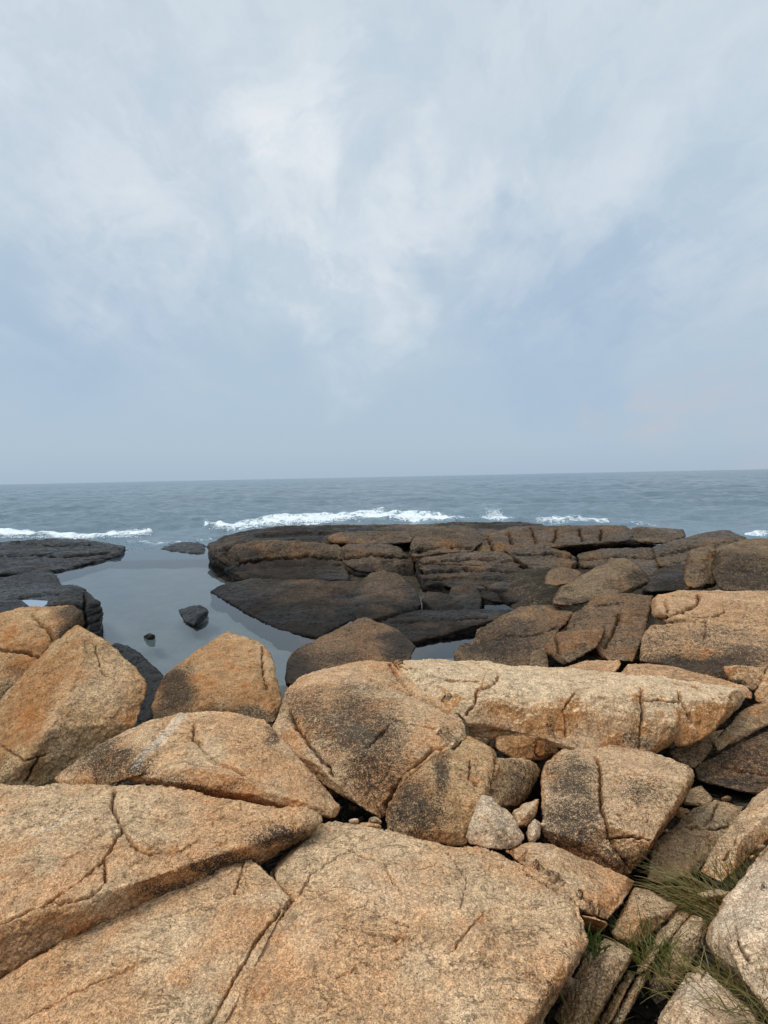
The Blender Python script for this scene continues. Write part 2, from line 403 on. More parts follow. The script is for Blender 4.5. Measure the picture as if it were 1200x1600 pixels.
rock('S3', 'rock_slab', 'broad flat tan slab filling the bottom centre, with a small black hole', 'rock slab', GB, 'tan',
  [[(415,1350,-1.60),(442,1321,-1.60),(483,1296,-1.60),(521,1285,-1.59),(546,1289,-1.59),(588,1305,-1.60),(633,1320,-1.60),(692,1322,-1.60),(733,1324,-1.60),(775,1332,-1.60),(817,1353,-1.60),(858,1382,-1.59),(892,1404,-1.58),(911,1440,-1.57),(916,1470,-1.55),
    (880,1500,-1.58),(830,1545,-1.57),(760,1700,-1.56),(900,1502,2.25),(874,1536,2.15),(844,1570,2.05),(821,1600,1.95),(790,1700,1.8),
    (459,1404,-1.61),(402,1467,-1.61),(364,1533,-1.60),(320,1602,-1.58),(298,1700,-1.56),(620,1450,-1.635),(560,1380,-1.63)]], t=.4, sm=2, amp=.9, chips=10, chip=.3,
  cracks=[([(456,1403),(401,1467),(364,1533),(325,1602),(310,1640)],2.6,10),([(415,1350),(430,1375),(458,1402)],2.6,10),([(545,1326),(600,1352),(625,1395)],1.6,4),([(700,1330),(730,1375),(720,1420)],1.5,3),([(785,1333),(817,1355),(858,1384),(894,1406),(903,1428),(914,1468)],2.8,11),([(467,1396),(483,1367),(510,1345),(546,1325)],2.0,7),([(618,1465),(632,1462)],3.2,14),([(758,1425),(708,1487)],1.8,4),([(846,1450),(887,1483)],1.8,5),([(525,1525),(558,1510)],1.6,4),([(600,1430),(640,1445)],1.6,3)],
  pale=[(620,1400,90,40,.55),(480,1455,45,45,.45),(680,1500,60,30,.3),(740,1560,40,30,.3)], rust=[(470,1530,40,45,.35),(780,1480,90,60,.3),(860,1520,40,50,.45),(560,1470,60,60,.25)], stain=[(860,1550,30,40,.45)])
rock('B', 'boulder', 'low tan boulder with grey quartz vein lying behind the cracked left slab', 'boulder', GB, 'tan',
  [[(83,1218,3.45),(100,1203,3.5),(140,1177,3.6),(187,1147,3.75),(233,1125,3.9),(260,1118,3.95),(250,1200,3.25),(215,1212,3.22),(173,1218,3.25),(133,1238,3.3),(110,1237,3.35),(217,1190,3.25)],
   [(187,1147,3.75),(233,1125,3.9),(283,1115,4.0),(333,1111,4.0),(367,1115,3.95),(413,1126,3.9),(431,1168,3.65),(464,1198,3.5),(490,1224,3.35),(517,1245,3.2),(538,1264,3.1),(528,1279,3.0),(500,1268,3.0),
    (175,1214,3.3),(233,1218,3.2),(283,1223,3.15),(333,1231,3.1),(380,1236,3.08),(430,1249,3.03),(300,1200,3.2),(380,1215,3.12),(300,1150,3.7)]], t=.5, sm=3, amp=.6,
  cracks=[([(302,1133),(303,1153),(320,1173),(350,1193),(383,1210)],2.2,9)], stain=[(165,1192,72,44,1.0),(420,1150,12,22,.8),(300,1228,120,10,.6)], rust=[(120,1215,40,20,.2)],
  veins=[([(285,1116),(270,1135),(245,1160),(222,1180),(212,1198)],7,1.9)])
rock('C', 'boulder', 'largest rounded boulder at centre with a broad black lichen patch', 'boulder', GB, 'tan',
  [[(423,1147,4.05),(433,1127,4.2),(447,1097,4.5),(448,1075,4.75),(467,1057,4.95),(497,1045,5.1),(547,1035,5.25),(580,1031,5.3),(608,1034,5.25),(622,1057,4.9),(647,1085,4.55),(680,1102,4.35),(717,1119,4.15),(726,1134,4.0),(724,1152,3.85),(710,1166,3.7),(678,1168,3.65),(645,1199,3.45),(618,1229,3.3),(601,1259,3.15),(596,1281,3.08),
    (585,1277,3.1),(560,1261,3.2),(537,1248,3.3),(507,1228,3.42),(473,1201,3.6),(447,1178,3.8),(480,1110,4.1),(550,1090,4.3),(620,1120,3.95),(580,1180,3.5),(650,1140,3.85),(520,1150,3.8)]], t=1.1, sm=4, amp=.6, chip=.4,
  cracks=[([(724,1152),(710,1166),(678,1168),(645,1199),(618,1229),(601,1259),(596,1283)],3,12),([(608,1034),(622,1057),(647,1085),(680,1102),(717,1119),(727,1134),(727,1150)],3,7),([(452,1108),(462,1137),(480,1160),(513,1200),(518,1213)],2.4,9),([(610,1130),(573,1167)],2,6),([(607,1117),(633,1130),(680,1140)],1.8,5),([(580,1060),(620,1072),(650,1090)],1.8,4)],
  stain=[(560,1130,90,72,1.0),(595,1200,70,70,.9),(490,1108,66,42,.8),(590,1255,48,36,.7),(605,1052,28,18,.5)], rust=[(695,1125,35,22,.4),(640,1220,40,60,.2)], pale=[(540,1055,80,16,.35),(640,1090,40,18,.3)])
rock('D', 'boulder', 'long bleached granite bench running right from the lichen-patched boulder', 'boulder', GB, 'honey',
  [[(612,1033,5.2),(633,1032,5.3),(663,1033,5.35),(700,1037,5.3),(733,1037,5.35),(767,1035,5.4),(800,1040,5.3),(840,1060,5.0),(780,1070,4.6),(740,1098,4.2),(735,1138,4.1),(702,1118,4.2),(669,1090,4.55),(642,1073,4.75)],
   [(743,1097,4.2),(760,1060,4.6),(767,1036,5.4),(800,1040,5.35),(833,1047,5.25),(867,1053,5.2),(907,1058,5.15),(983,1055,5.25),(1047,1060,5.2),(1047,1085,4.7),(1060,1130,4.35),(1050,1163,4.3),(1037,1177,4.25),(1000,1172,4.2),(940,1178,4.1),(880,1173,4.1),(843,1153,4.1),(780,1148,4.1),(731,1148,4.1),(731,1122,4.12),
    (800,1085,4.35),(870,1085,4.45),(940,1080,4.55),(1000,1085,4.55)],
   [(1000,1085,4.6),(1005,1056,5.2),(1100,1070,5.0),(1163,1080,4.9),(1164,1087,4.85),(1153,1104,4.7),(1127,1130,4.55),(1093,1157,4.4),(1060,1165,4.35),(1040,1130,4.4),(1080,1095,4.6)]], t=1.0, sm=2, amp=.7, chip=.35,
  cracks=[([(608,1034),(622,1057),(647,1085),(680,1102),(717,1119),(727,1134),(727,1150)],3,10),([(1002,1077),(1005,1113),(1002,1147),(1000,1170)],2.6,11),([(1060,1083),(1070,1107),(1080,1130)],2.6,9),([(740,1100),(747,1080),(773,1070),(780,1053)],2.4,8),([(728,1117),(740,1100)],2.2,9),([(612,1036),(663,1053),(700,1063),(747,1067)],2,6),([(767,1145),(810,1148),(843,1153)],2,7),([(900,1080),(880,1110),(885,1150)],1.8,4),([(1003,1095),(1060,1100)],1.8,4)],
  pale=[(830,1072,75,26,.85),(700,1050,80,14,.5),(980,1066,90,12,.7)], rust=[(800,1125,80,36,.4),(930,1128,110,46,.4),(940,1090,40,24,.35),(800,1165,60,14,.3),(1070,1125,60,40,.35)], stain=[(865,1128,12,28,.65),(755,1118,20,20,.45),(990,1160,50,12,.5)])
rock('D2', 'boulder', 'small rusty block wedged under the bleached bench', 'boulder', GB, 'amber',
  [[(774,1152,4.1),(800,1149,4.1),(843,1156,4.1),(868,1164,4.15),(873,1175,4.15),(855,1188,4.15),(812,1188,4.0),(790,1179,4.0),(774,1168,4.0)]], t=.4, sm=2, amp=.8, rust=[(820,1170,60,30,.5)], stain=[(865,1178,18,16,.6)], cracks=[([(838,1155),(840,1185)],2,8)])
rock('E', 'boulder', 'squat tan block with black streaked left side below the lichen-patched boulder', 'boulder', GB, 'amber',
  [[(679,1169,3.7),(713,1163,3.75),(716,1153,3.85),(728,1149,3.9),(750,1160,3.8),(773,1173,3.7),(780,1187,3.65),(772,1235,3.4),(750,1250,3.2),(735,1290,3.05),(727,1318,2.98),(680,1318,2.95),(640,1311,2.95),(607,1297,3.0),(602,1281,3.08),(606,1263,3.12),(623,1233,3.28),(650,1204,3.45),(690,1200,3.4),(660,1250,3.1),(710,1280,3.05)],
   [(778,1187,3.7),(800,1186,3.85),(832,1190,4.0),(845,1205,4.05),(832,1225,3.95),(815,1250,3.7),(797,1268,3.5),(770,1262,3.3),(745,1225,3.4),(750,1190,3.6)]], t=.5, sm=3, amp=.7,
  cracks=[([(724,1152),(710,1166),(678,1168),(645,1199),(618,1229),(601,1259),(596,1283)],3,12),([(735,1190),(733,1215),(745,1225)],2,5),([(775,1185),(772,1215),(770,1240)],2.2,8)], stain=[(645,1265,60,55,.95),(690,1215,20,55,.85),(808,1225,30,40,.6)], rust=[(740,1220,40,40,.3)])
rock('F', 'boulder', 'cube-shaped pinkish boulder right of centre with a slanting seam down its front', 'boulder', GB, 'rose',
  [[(848,1207,3.75),(854,1192,3.9),(880,1173,4.05),(930,1178,4.0),(960,1168,4.1),(1013,1173,4.05),(1050,1187,3.95),(1083,1203,3.8),(1086,1212,3.7),(1073,1240,3.55),(1061,1267,3.5),(1033,1296,3.3),(1012,1329,3.15),(1001,1361,3.05),(982,1366,2.98),(960,1366,2.95),(919,1351,2.98),(881,1332,3.02),(846,1310,3.1),(847,1295,3.15),(853,1250,3.4),(846,1220,3.65),
    (880,1210,3.65),(940,1205,3.65),(1010,1215,3.55),(1075,1217,3.6),(1033,1277,3.25),(1020,1313,3.08),(950,1290,3.12),(900,1260,3.3)]], t=.5, sm=2, amp=.7,
  cracks=[([(937,1195),(939,1260),(948,1287),(958,1317),(985,1362)],2.4,9),([(950,1310),(985,1308),(1020,1312)],2,6),([(930,1183),(937,1195)],2,5)], stain=[(890,1215,50,40,.8),(895,1290,58,60,.75),(1000,1235,50,20,.5),(960,1345,60,30,.5)], rust=[(900,1290,55,50,.5),(990,1270,40,50,.35)])
rock('G', 'boulder', 'small pale wedge-shaped rock standing at the far edge of the bottom slab', 'boulder', GB, 'pale',
  [[(755,1243,3.12),(767,1247,3.12),(797,1273,3.05),(820,1307,2.95),(813,1318,2.9),(795,1327,2.85),(765,1326,2.82),(733,1318,2.92),(728,1308,2.95),(737,1280,3.0),(747,1253,3.08),(778,1296,2.87),(765,1270,2.98)]], t=.25, sm=2, amp=.8, rust=[(755,1305,20,20,.3),(800,1312,20,12,.35)])
rock('H1', 'stone', 'orange leaf-shaped stone in the dark gap left of the cube-shaped boulder', 'stone', GS, 'honey',
  [[(800,1270,3.3),(817,1257,3.4),(843,1248,3.5),(837,1273,3.3),(820,1296,3.15),(806,1290,3.15),(822,1272,3.2)]], t=.15, sm=2, rust=[(820,1270,30,30,.6)])
rock('H2', 'stone', 'grey oval stone standing in the dark gap', 'stone', GS, 'pale',
  [[(823,1303,3.0),(828,1288,3.05),(836,1280,3.1),(845,1287,3.1),(843,1307,3.0),(832,1319,2.95),(826,1315,2.95),(834,1300,2.95)]], t=.12, sm=2, pale=[(834,1300,15,25,.6)])
rock('A', 'boulder', 'tall honey-coloured pointed boulder at left edge by the tide pool', 'boulder', GB, 'amber',
  [[(122,975,6.0),(133,978,5.95),(173,1007,5.8),(213,1043,5.6),(229,1067,5.45),(227,1090,5.3),(213,1132,5.0),(150,1200,4.7),(83,1250,4.5),(37,1262,4.4),(-80,1275,4.3),(-80,1180,5.0),(0,1112,5.6),(33,1077,5.75),(50,1057,5.85),(83,1010,6.05),(110,990,6.05),(127,1037,5.3),(107,1083,4.92),(77,1137,4.55),(45,1185,4.4),(180,1090,5.1)]], t=.8, sm=2, amp=.6, chip=.22,
  pale=[(170,1060,44,54,.8),(90,1150,22,44,.6),(125,1090,24,24,.7)], rust=[(70,1100,60,60,.35),(180,1130,40,40,.35)], stain=[(15,1200,45,20,.4)],
  cracks=[([(0,1165),(40,1190),(70,1180)],2,5),([(60,1185),(40,1222)],2,6),([(150,1010),(160,1050),(180,1060)],1.8,4)])
rock('PY', 'boulder', 'orange pyramid-shaped boulder with blackened left face beside the tide pool', 'boulder', GB, 'amber',
  [[(357,987,8),(377,993,7.9),(393,1002,7.8),(407,1003,7.7),(417,1013,7.5),(427,1033,7.2),(429,1057,6.9),(430,1070,6.7),(440,1093,6.5),(430,1128,6.1),(400,1135,6),(320,1135,6),(240,1130,6.2),(236,1105,6.5),(247,1073,6.9),(260,1053,7.1),(287,1033,7.4),(320,1011,7.7),(340,996,7.9),(330,1060,6.6),(405,1060,6.6),(350,1090,6.2)]], t=1.0, sm=3, amp=.55, chip=.25,
  stain=[(272,1082,40,52,1.0),(345,1118,125,18,.85),(300,1050,14,30,.5)], rust=[(360,1060,60,50,.35)], pale=[(370,997,25,8,.5),(412,1030,12,20,.4)], cracks=[([(411,1010),(412,1050),(420,1075)],2,6)])
rock('AL', 'boulder', 'orange and black rounded boulder at left edge behind the pointed one', 'boulder', GB, 'amber',
  [[(-80,985,7.3),(0,961,7.4),(30,950,7.5),(67,949,7.5),(85,950,7.4),(115,945,7.5),(132,960,7.2),(128,985,6.9),(90,1015,6.5),(40,1080,6.1),(0,1125,5.9),(-80,1135,5.8),(30,1000,6.6)]], t=.8, sm=4, amp=.8,
  cracks=[([(-20,1013),(33,1018),(60,1025),(80,1020)],2.4,8),([(50,963),(77,983),(83,1000)],2.4,7)], stain=[(115,985,38,66,1.1),(20,1095,60,50,.9),(40,1045,50,14,.6)], rust=[(30,985,60,30,.35)])
rock('DR', 'boulder', 'dark brown ridge-backed boulder rising from the pool behind the centre boulder', 'boulder', GM, 'umber',
  [[(432,1054,9),(440,1040,9.4),(460,1017,10),(500,997,10.6),(533,980,11.2),(560,967,11.6),(573,965,11.7),(587,976,11.2),(600,980,11.1),(620,983,11),(633,993,10.6),(650,1010,10),(643,1028,9.4),(600,1060,8.6),(500,1085,8.2),(447,1075,8.5),(560,1010,9.8)]], t=1.2, sm=4, amp=.7, stain=[(455,1045,45,45,.9),(630,1010,34,34,.8),(540,1040,60,20,.4)], rust=[(560,1000,60,30,.3)])
rock('BB', 'boulder', 'round black boulder in shade between the pointed and pyramid boulders', 'boulder', GW, 'black',
  [[(178,1006,9),(200,1009,9),(217,1020,8.8),(233,1037,8.4),(258,1058,7.8),(262,1090,7.3),(250,1135,6.8),(215,1150,6.5),(180,1080,7.5)]], t=.8, sm=5)
# ---- right hand boulders
rock('D3', 'rock_slab', 'flat reddish brown slab just behind the bleached bench', 'rock slab', GM, 'brown',
  [[(863,1051,5.5),(880,1044,5.7),(913,1033,6.0),(967,1032,6.0),(973,1035,5.95),(955,1058,5.5),(900,1064,5.35)]], t=.4, sm=2, amp=.6, rust=[(910,1050,50,20,.5)])
rock('D4', 'rock_slab', 'low red-brown strip of slab under the big square boulder at right', 'rock slab', GM, 'brown',
  [[(959,1058,5.5),(979,1038,5.9),(1013,1037,5.9),(1053,1042,5.8),(1100,1056,5.5),(1153,1069,5.3),(1177,1077,5.2),(1175,1092,5.1),(1050,1078,5.2),(980,1064,5.35)]], t=.4, sm=2, amp=.5, rust=[(1060,1060,120,30,.75)])
rock('T3', 'boulder', 'big square tan boulder at right edge with curved crack and black base', 'boulder', GM, 'brown',
  [[(1030,927,8.4),(1053,923,8.6),(1100,925,8.6),(1200,928,8.5),(1280,925,8.6),(1280,985,7.4),(1200,985,7.3),(1100,975,7.4),(1014,972,7.3),(1011,953,7.6),(1017,937,8.1)],
   [(1012,977,7.3),(1003,997,7.0),(998,1033,6.7),(1033,1043,6.5),(1083,1050,6.4),(1133,1065,6.2),(1177,1077,6.0),(1197,1045,6.3),(1280,1030,6.4),(1280,980,7.35),(1200,985,7.22),(1100,975,7.35),(1060,1010,6.7),(1150,1020,6.5)]], t=1.2, sm=3, amp=.6,
  cracks=[([(1093,926),(1090,943),(1067,955),(1047,962),(1013,975)],2.4,8),([(1037,940),(1045,957)],2,5),([(1083,965),(1120,962),(1133,955)],1.8,5),([(1013,976),(1033,978),(1050,975)],2.2,8),([(1105,965),(1100,1010)],1.6,3)],
  stain=[(1085,1042,130,24,1.1),(1170,1018,80,20,.7),(1040,1000,60,30,.45),(1120,1000,90,30,.4)], pale=[(1050,945,40,14,.3),(1150,932,100,8,.4)], rust=[(1080,945,60,20,.3),(1160,965,80,20,.3)])
rock('T5', 'boulder', 'small rounded block under the big square boulder at right edge', 'boulder', GM, 'brown',
  [[(1130,1043,6.0),(1160,1040,6.05),(1197,1044,6.1),(1190,1065,5.9),(1178,1080,5.8),(1140,1067,5.9)]], t=.4, sm=2, stain=[(1160,1070,40,10,.6)])
rock('O', 'boulder', 'tan rock sliver at right edge beside the bench tip', 'boulder', GM, 'tan',
  [[(1179,1083,5.2),(1200,1048,5.5),(1260,1000,5.9),(1260,1130,5.0),(1200,1100,5.15),(1181,1096,5.15)]], t=.5, sm=2)
rock('T1', 'boulder', 'brown flat-faced boulder highest at right edge below the sea', 'boulder', GM, 'drab',
  [[(1280,838,13.5),(1200,842,13),(1167,843,13),(1133,852,12.3),(1117,858,12),(1099,868,11.5),(1103,880,11.3),(1119,913,10.6),(1133,923,10.4),(1200,927,10.2),(1280,930,10.2),(1200,872,11.2),(1280,872,11.2),(1120,880,11.2)]], t=1.5, sm=2, amp=.5, stain=[(1160,895,90,36,.6),(1110,905,14,24,.6)], pale=[(1160,850,70,8,.35)])
rock('T2', 'boulder', 'dark leaning block against the left of the flat-faced brown boulder', 'boulder', GM, 'umber',
  [[(1077,867,12),(1083,860,12.3),(1113,850,12.8),(1125,855,12.6),(1097,869,11.9),(1102,890,11.5),(1115,915,11.1),(1100,922,10.8),(1067,915,11),(1073,890,11.5)]], t=1.0, sm=2, pale=[(1095,860,16,6,.4)])
rock('U1', 'boulder', 'brown sloping rock with a slanting crack left of the big square boulder', 'boulder', GM, 'umber',
  [[(900,957,8.6),(923,940,9.2),(947,927,9.6),(1000,929,9.5),(1022,929,9.3),(1013,945,8.7),(1010,973,7.9),(1000,1007,7.3),(990,1034,6.9),(950,1033,6.9),(917,1028,7.1),(883,980,8.1),(980,960,8.2),(960,1000,7.5)]], t=.9, sm=3, amp=1.0, lay=.22, tilt=(.3,-.2),
  cracks=[([(967,960),(957,990),(945,1010)],2.4,9),([(930,945),(975,940)],2,6)], rust=[(990,960,25,30,.5),(960,950,40,10,.3),(940,1020,40,12,.3)])
rock('U2', 'boulder', 'small block with orange top edge in front of the brown sloping rock', 'boulder', GM, 'umber',
  [[(850,1007,7.4),(857,997,7.6),(870,990,7.7),(917,983,7.7),(943,976,7.8),(944,990,7.5),(934,1010,7.15),(900,1031,6.8),(880,1041,6.7),(853,1022,7.1),(890,1002,7.15)]], t=.6, sm=2, rust=[(915,990,40,10,.8),(930,1000,10,15,.6)], cracks=[([(867,995),(872,1025)],2.2,7)])
rock('U3', 'boulder', 'dark layered boulder with horizontal split beside the small right tide pool', 'boulder', GM, 'umber',
  [[(743,987,9.3),(777,967,9.7),(813,950,10.2),(833,947,10.2),(867,947,10.1),(897,957,9.5),(883,977,8.9),(867,993,8.5),(850,1003,8.3),(800,1000,8.45),(743,1002,8.85)],
   [(713,1020,8.5),(720,1010,8.7),(743,1001,8.85),(800,999,8.45),(862,994,8.4),(850,1010,8.0),(855,1043,7.4),(800,1037,7.8),(757,1040,8.0),(713,1040,8.1)]], t=1.0, sm=2, amp=.9, lay=.2, tilt=(.15,-.3), stain=[(770,1000,70,35,.5)], rust=[(840,965,50,12,.4)], cracks=[([(743,1001),(790,992),(830,992),(870,980)],2.4,9)])
rock('U4', 'boulder', 'small knobbly dark boulder between layered rock and orange-topped block', 'boulder', GM, 'umber',
  [[(825,1030,7.5),(832,1018,7.7),(845,1015,7.7),(856,1022,7.5),(858,1043,7.2),(828,1050,7.2)]], t=.4, sm=3)
rock('X', 'boulder', 'grey-brown lying boulder with pointed top in the middle of the right rocks', 'boulder', GM, 'drab',
  [[(862,934,10.2),(867,923,10.6),(900,907,11.2),(933,887,12),(960,874,12.4),(977,871,12.5),(993,883,12.1),(1000,887,11.9),(1017,903,11.3),(1012,914,10.9),(987,928,10.3),(947,928,10.2),(910,941,9.8),(883,948,9.6),(864,944,9.8),(970,893,11.1),(975,925,10.2)]], t=1.0, sm=3, amp=.7, stain=[(1000,905,22,25,.7),(900,938,45,10,.6),(960,915,15,14,.3)], pale=[(930,905,50,16,.25)])
rock('X2', 'boulder', 'small smooth brown hump behind the lying boulder', 'boulder', GM, 'umber',
  [[(853,898,13.5),(860,891,13.8),(877,886,14),(900,890,13.8),(912,897,13.3),(900,908,12.6),(870,916,12.3),(850,913,12.5)]], t=.8, sm=5, rust=[(885,892,25,8,.4)])
rock('Q2', 'rock_slab', 'dark grey-brown flat slab at right edge below the bench tip', 'rock slab', GX, 'umber',
  [[(1200,1140,5.0),(1260,1120,5.1),(1160,1160,4.85),(1120,1180,4.7),(1087,1197,4.6),(1090,1217,4.45),(1133,1231,4.35),(1180,1243,4.25),(1260,1262,4.2)]], t=.4, sm=2, amp=.5, cracks=[([(1120,1195),(1160,1205),(1200,1210)],1.8,5)], stain=[(1150,1200,60,40,.3)])
rock('Q1', 'rock_slab', 'narrow brown strip slab slanting up to the right edge', 'rock slab', GX, 'slab',
  [[(1250,1075,5.4),(1200,1098,5.15),(1165,1108,5.1),(1150,1120,5.0),(1113,1160,4.75),(1117,1176,4.68),(1150,1152,4.8),(1200,1128,5.0),(1250,1105,5.2)]], t=.4, sm=2, amp=.5, rust=[(1160,1130,50,30,.3)])
rock('Q3', 'boulder', 'shadowed red-brown block under the tip of the bench', 'boulder', GX, 'slab',
  [[(1045,1175,4.6),(1070,1160,4.75),(1105,1150,4.9),(1115,1165,4.75),(1100,1185,4.6),(1085,1200,4.5),(1060,1195,4.5)]], t=.4, sm=2, rust=[(1075,1170,30,20,.4)], stain=[(1080,1180,50,30,.4)])
rock('N', 'rock_slab', 'sunken brown slab behind the long grass tuft', 'rock slab', GX, 'slab',
  [[(1069,1290,3.75),(1085,1262,4.0),(1121,1252,4.1),(1162,1260,4.1),(1150,1290,3.85),(1100,1350,3.4),(1085,1365,3.3),(1050,1385,3.1),(1010,1375,3.15),(1020,1320,3.45),(1110,1290,3.72)]], t=.3, sm=2, amp=.7, cracks=[([(1121,1255),(1112,1275),(1100,1288)],2.2,9),([(1069,1290),(1120,1297),(1140,1290)],2,6)], stain=[(1100,1270,30,12,.3)])
rock('N2', 'stone', 'small squarish brown stone behind the cube-shaped boulder', 'stone', GS, 'slab',
  [[(1068,1258,4.2),(1076,1234,4.35),(1095,1228,4.4),(1114,1247,4.3),(1110,1260,4.2)]], t=.3, sm=2)
rock('M', 'rock_slab', 'tilted pale plank-like slab at right edge with dark side and grass', 'rock slab', GX, 'rose',
  [[(1260,1180,4.1),(1200,1230,3.75),(1177,1249,3.6),(1140,1290,3.35),(1110,1335,3.1),(1089,1365,2.95),(1125,1382,2.85),(1157,1312,3.1),(1200,1271,3.35),(1260,1220,3.7),(1152,1358,3.0),(1181,1330,3.15),(1205,1300,3.3),(1260,1250,3.6)]], t=.18, sm=2, amp=.6, rust=[(1150,1350,30,30,.4)], cracks=[([(1130,1345),(1150,1310)],2,5)], stain=[(1150,1290,14,14,.5),(1170,1345,20,30,.5)])
rock('W', 'boulder', 'whitish rounded boulder at lower right edge beside the grass', 'boulder', GX, 'pale',
  [[(1270,1265,2.9),(1200,1331,2.7),(1170,1365,2.6),(1144,1402,2.5),(1117,1440,2.35),(1103,1462,2.25),(1110,1477,2.15),(1125,1511,2.0),(1162,1556,1.9),(1200,1583,1.85),(1300,1640,1.75),(1310,1400,2.1),(1200,1430,2.1),(1150,1470,2.05),(1250,1500,1.95)]], t=.4, sm=4, amp=1.0,
  cracks=[([(1165,1410),(1145,1440),(1155,1475),(1170,1500)],2.6,8)], stain=[(1196,1390,10,8,.9),(1180,1440,25,22,.3),(1150,1520,50,30,.35)], pale=[(1180,1400,60,70,.8)], rust=[(1130,1470,25,25,.15)])
rock('V', 'boulder', 'pale pinkish boulder with knobbed top at the bottom right corner', 'boulder', GX, 'pale',
  [[(1091,1507,2.05),(1074,1519,2.0),(1057,1545,1.95),(1027,1598,1.85),(1000,1700,1.7),(1220,1700,1.65),(1185,1600,1.8),(1162,1567,1.88),(1106,1519,2.02),(1110,1580,1.78)]], t=.35, sm=3, amp=.8, pale=[(1080,1545,30,30,.6)], rust=[(1130,1590,50,30,.3)], cracks=[([(1075,1535),(1095,1530),(1105,1515)],2.2,7)])
rock('I', 'rock_slab', 'tan strip slab between bottom slab and cube-shaped boulder', 'rock slab', GX, 'tan',
  [[(788,1329,-1.52),(817,1318,-1.5),(859,1318,-1.46),(881,1333,-1.42),(919,1352,-1.37),(960,1366,-1.34),(996,1378,-1.32),(982,1399,-1.36),(956,1425,-1.38),(949,1438,-1.38),(904,1425,-1.44),(896,1402,-1.46),(848,1372,-1.5),(900,1375,-1.44)]], t=.3, sm=2, amp=.6, chip=.4, cracks=[([(785,1333),(817,1355),(858,1384),(894,1406),(903,1428),(914,1468)],2.8,11),([(905,1427),(930,1430),(950,1438)],2,7)], pale=[(860,1345,50,12,.4)], rust=[(940,1400,40,30,.3)])
rock('I2', 'rock_slab', 'small broken tan piece at the lower end of the strip slab', 'rock slab', GX, 'tan',
  [[(909,1430,-1.42),(930,1433,-1.40),(947,1442,-1.38),(944,1457,2.62),(914,1449,2.60)]], t=.2, sm=2)
rock('J1', 'rock_slab', 'square brown slab crossed by fallen grass blades', 'rock slab', GX, 'slab',
  [[(990,1387,-1.32),(1012,1390,-1.32),(1059,1416,-1.30),(1048,1430,-1.30),(1025,1452,-1.30),(994,1479,-1.28),(960,1466,-1.31),(952,1460,-1.31),(975,1417,-1.32),(1000,1440,-1.335)]], t=.35, sm=2, amp=.6, pale=[(1020,1405,30,10,.3)])
rock('J2', 'rock_slab', 'brown block nearest the bottom in the grassy crevice', 'rock slab', GX, 'slab',
  [[(945,1468,-1.30),(962,1471,-1.32),(988,1486,-1.32),(986,1497,-1.28),(971,1522,-1.28),(947,1552,-1.28),(920,1600,-1.27),(905,1640,-1.26),(880,1630,-1.22),(876,1577,-1.24),(897,1534,-1.27),(912,1500,-1.28),(945,1510,-1.34)]], t=.35, sm=2, amp=.7, rust=[(940,1520,30,30,.3)])
rock('J3', 'rock_slab', 'narrow brown slab with its lower end under green grass', 'rock slab', GX, 'slab',
  [[(1061,1421,-1.28),(1080,1426,-1.27),(1047,1457,-1.28),(1020,1496,-1.28),(1005,1520,-1.26),(992,1523,-1.22),(1025,1462,-1.26)]], t=.3, sm=2, amp=.7)
rock('K1', 'rock_slab', 'thin splinter of rock left of its twin at bottom right', 'rock slab', GX, 'slab',
  [[(983,1514,-1.22),(994,1519,-1.24),(973,1550,-1.22),(948,1600,-1.2),(930,1640,-1.2),(918,1635,-1.17),(953,1568,-1.18)]], t=.2, sm=2, amp=.7)
rock('K2', 'rock_slab', 'long thin splinter of rock reaching up to the green tuft', 'rock slab', GX, 'slab',
  [[(1002,1518,-1.22),(1014,1504,-1.23),(1025,1500,-1.22),(1010,1532,-1.2),(983,1572,-1.2),(956,1625,-1.19),(938,1640,-1.17),(972,1567,-1.18)]], t=.2, sm=2, amp=.7)
rock('J4', 'rock_slab', 'rounded brown slab between green grass and whitish boulder', 'rock slab', GX, 'slab',
  [[(1082,1431,-1.28),(1102,1436,-1.27),(1108,1451,-1.26),(1096,1477,-1.24),(1076,1511,-1.2),(1050,1541,-1.17),(1012,1557,-1.12),(1005,1551,-1.13),(1029,1511,-1.2),(1053,1462,-1.26),(1072,1470,-1.28)]], t=.3, sm=2, amp=.7, stain=[(1040,1540,25,12,.5)])
# ---- dark ledges
LD = dict(mat='dark', cat='rock ledge', group=GD)
def ledge(key, label, hulls, name='rock_ledge', **k):
    d = dict(t=2.0, sm=3, amp=.6, lay=.24, tilt=(.05, -.1), fine=1.1, chips=24, chip=.6, foot=True); d.update(k)
    return rock(key, name, label, LD['cat'], LD['group'], d.pop('mat', 'dark'), hulls, **d)
ledge('Y1', 'long flat-topped black ledge whose left end juts into the pool mouth',
  [[(323,852,24.5),(343,840,27),(383,830,29),(440,822,31),(487,820,31.5),(540,822,31),(610,820,30),(700,819,29),(705,830,25),(560,838,23.5),(450,840,23.5),(393,843,23),(363,853,22.3),(352,862,22),(337,871,22.2),(325,864,23.5),(360,880,21.3),(450,880,21.3),(540,880,21.2),(700,875,20.8)]], t=2.5, sm=3, amp=.5, lay=.1, stain=[(460,832,150,14,1.0),(400,865,80,25,.55)], rust=[(440,860,40,8,.3)], cracks=[([(350,858),(450,846),(530,850),(560,862)],2.6,8),([(400,838),(470,832),(560,834),(620,832)],2.2,5)])
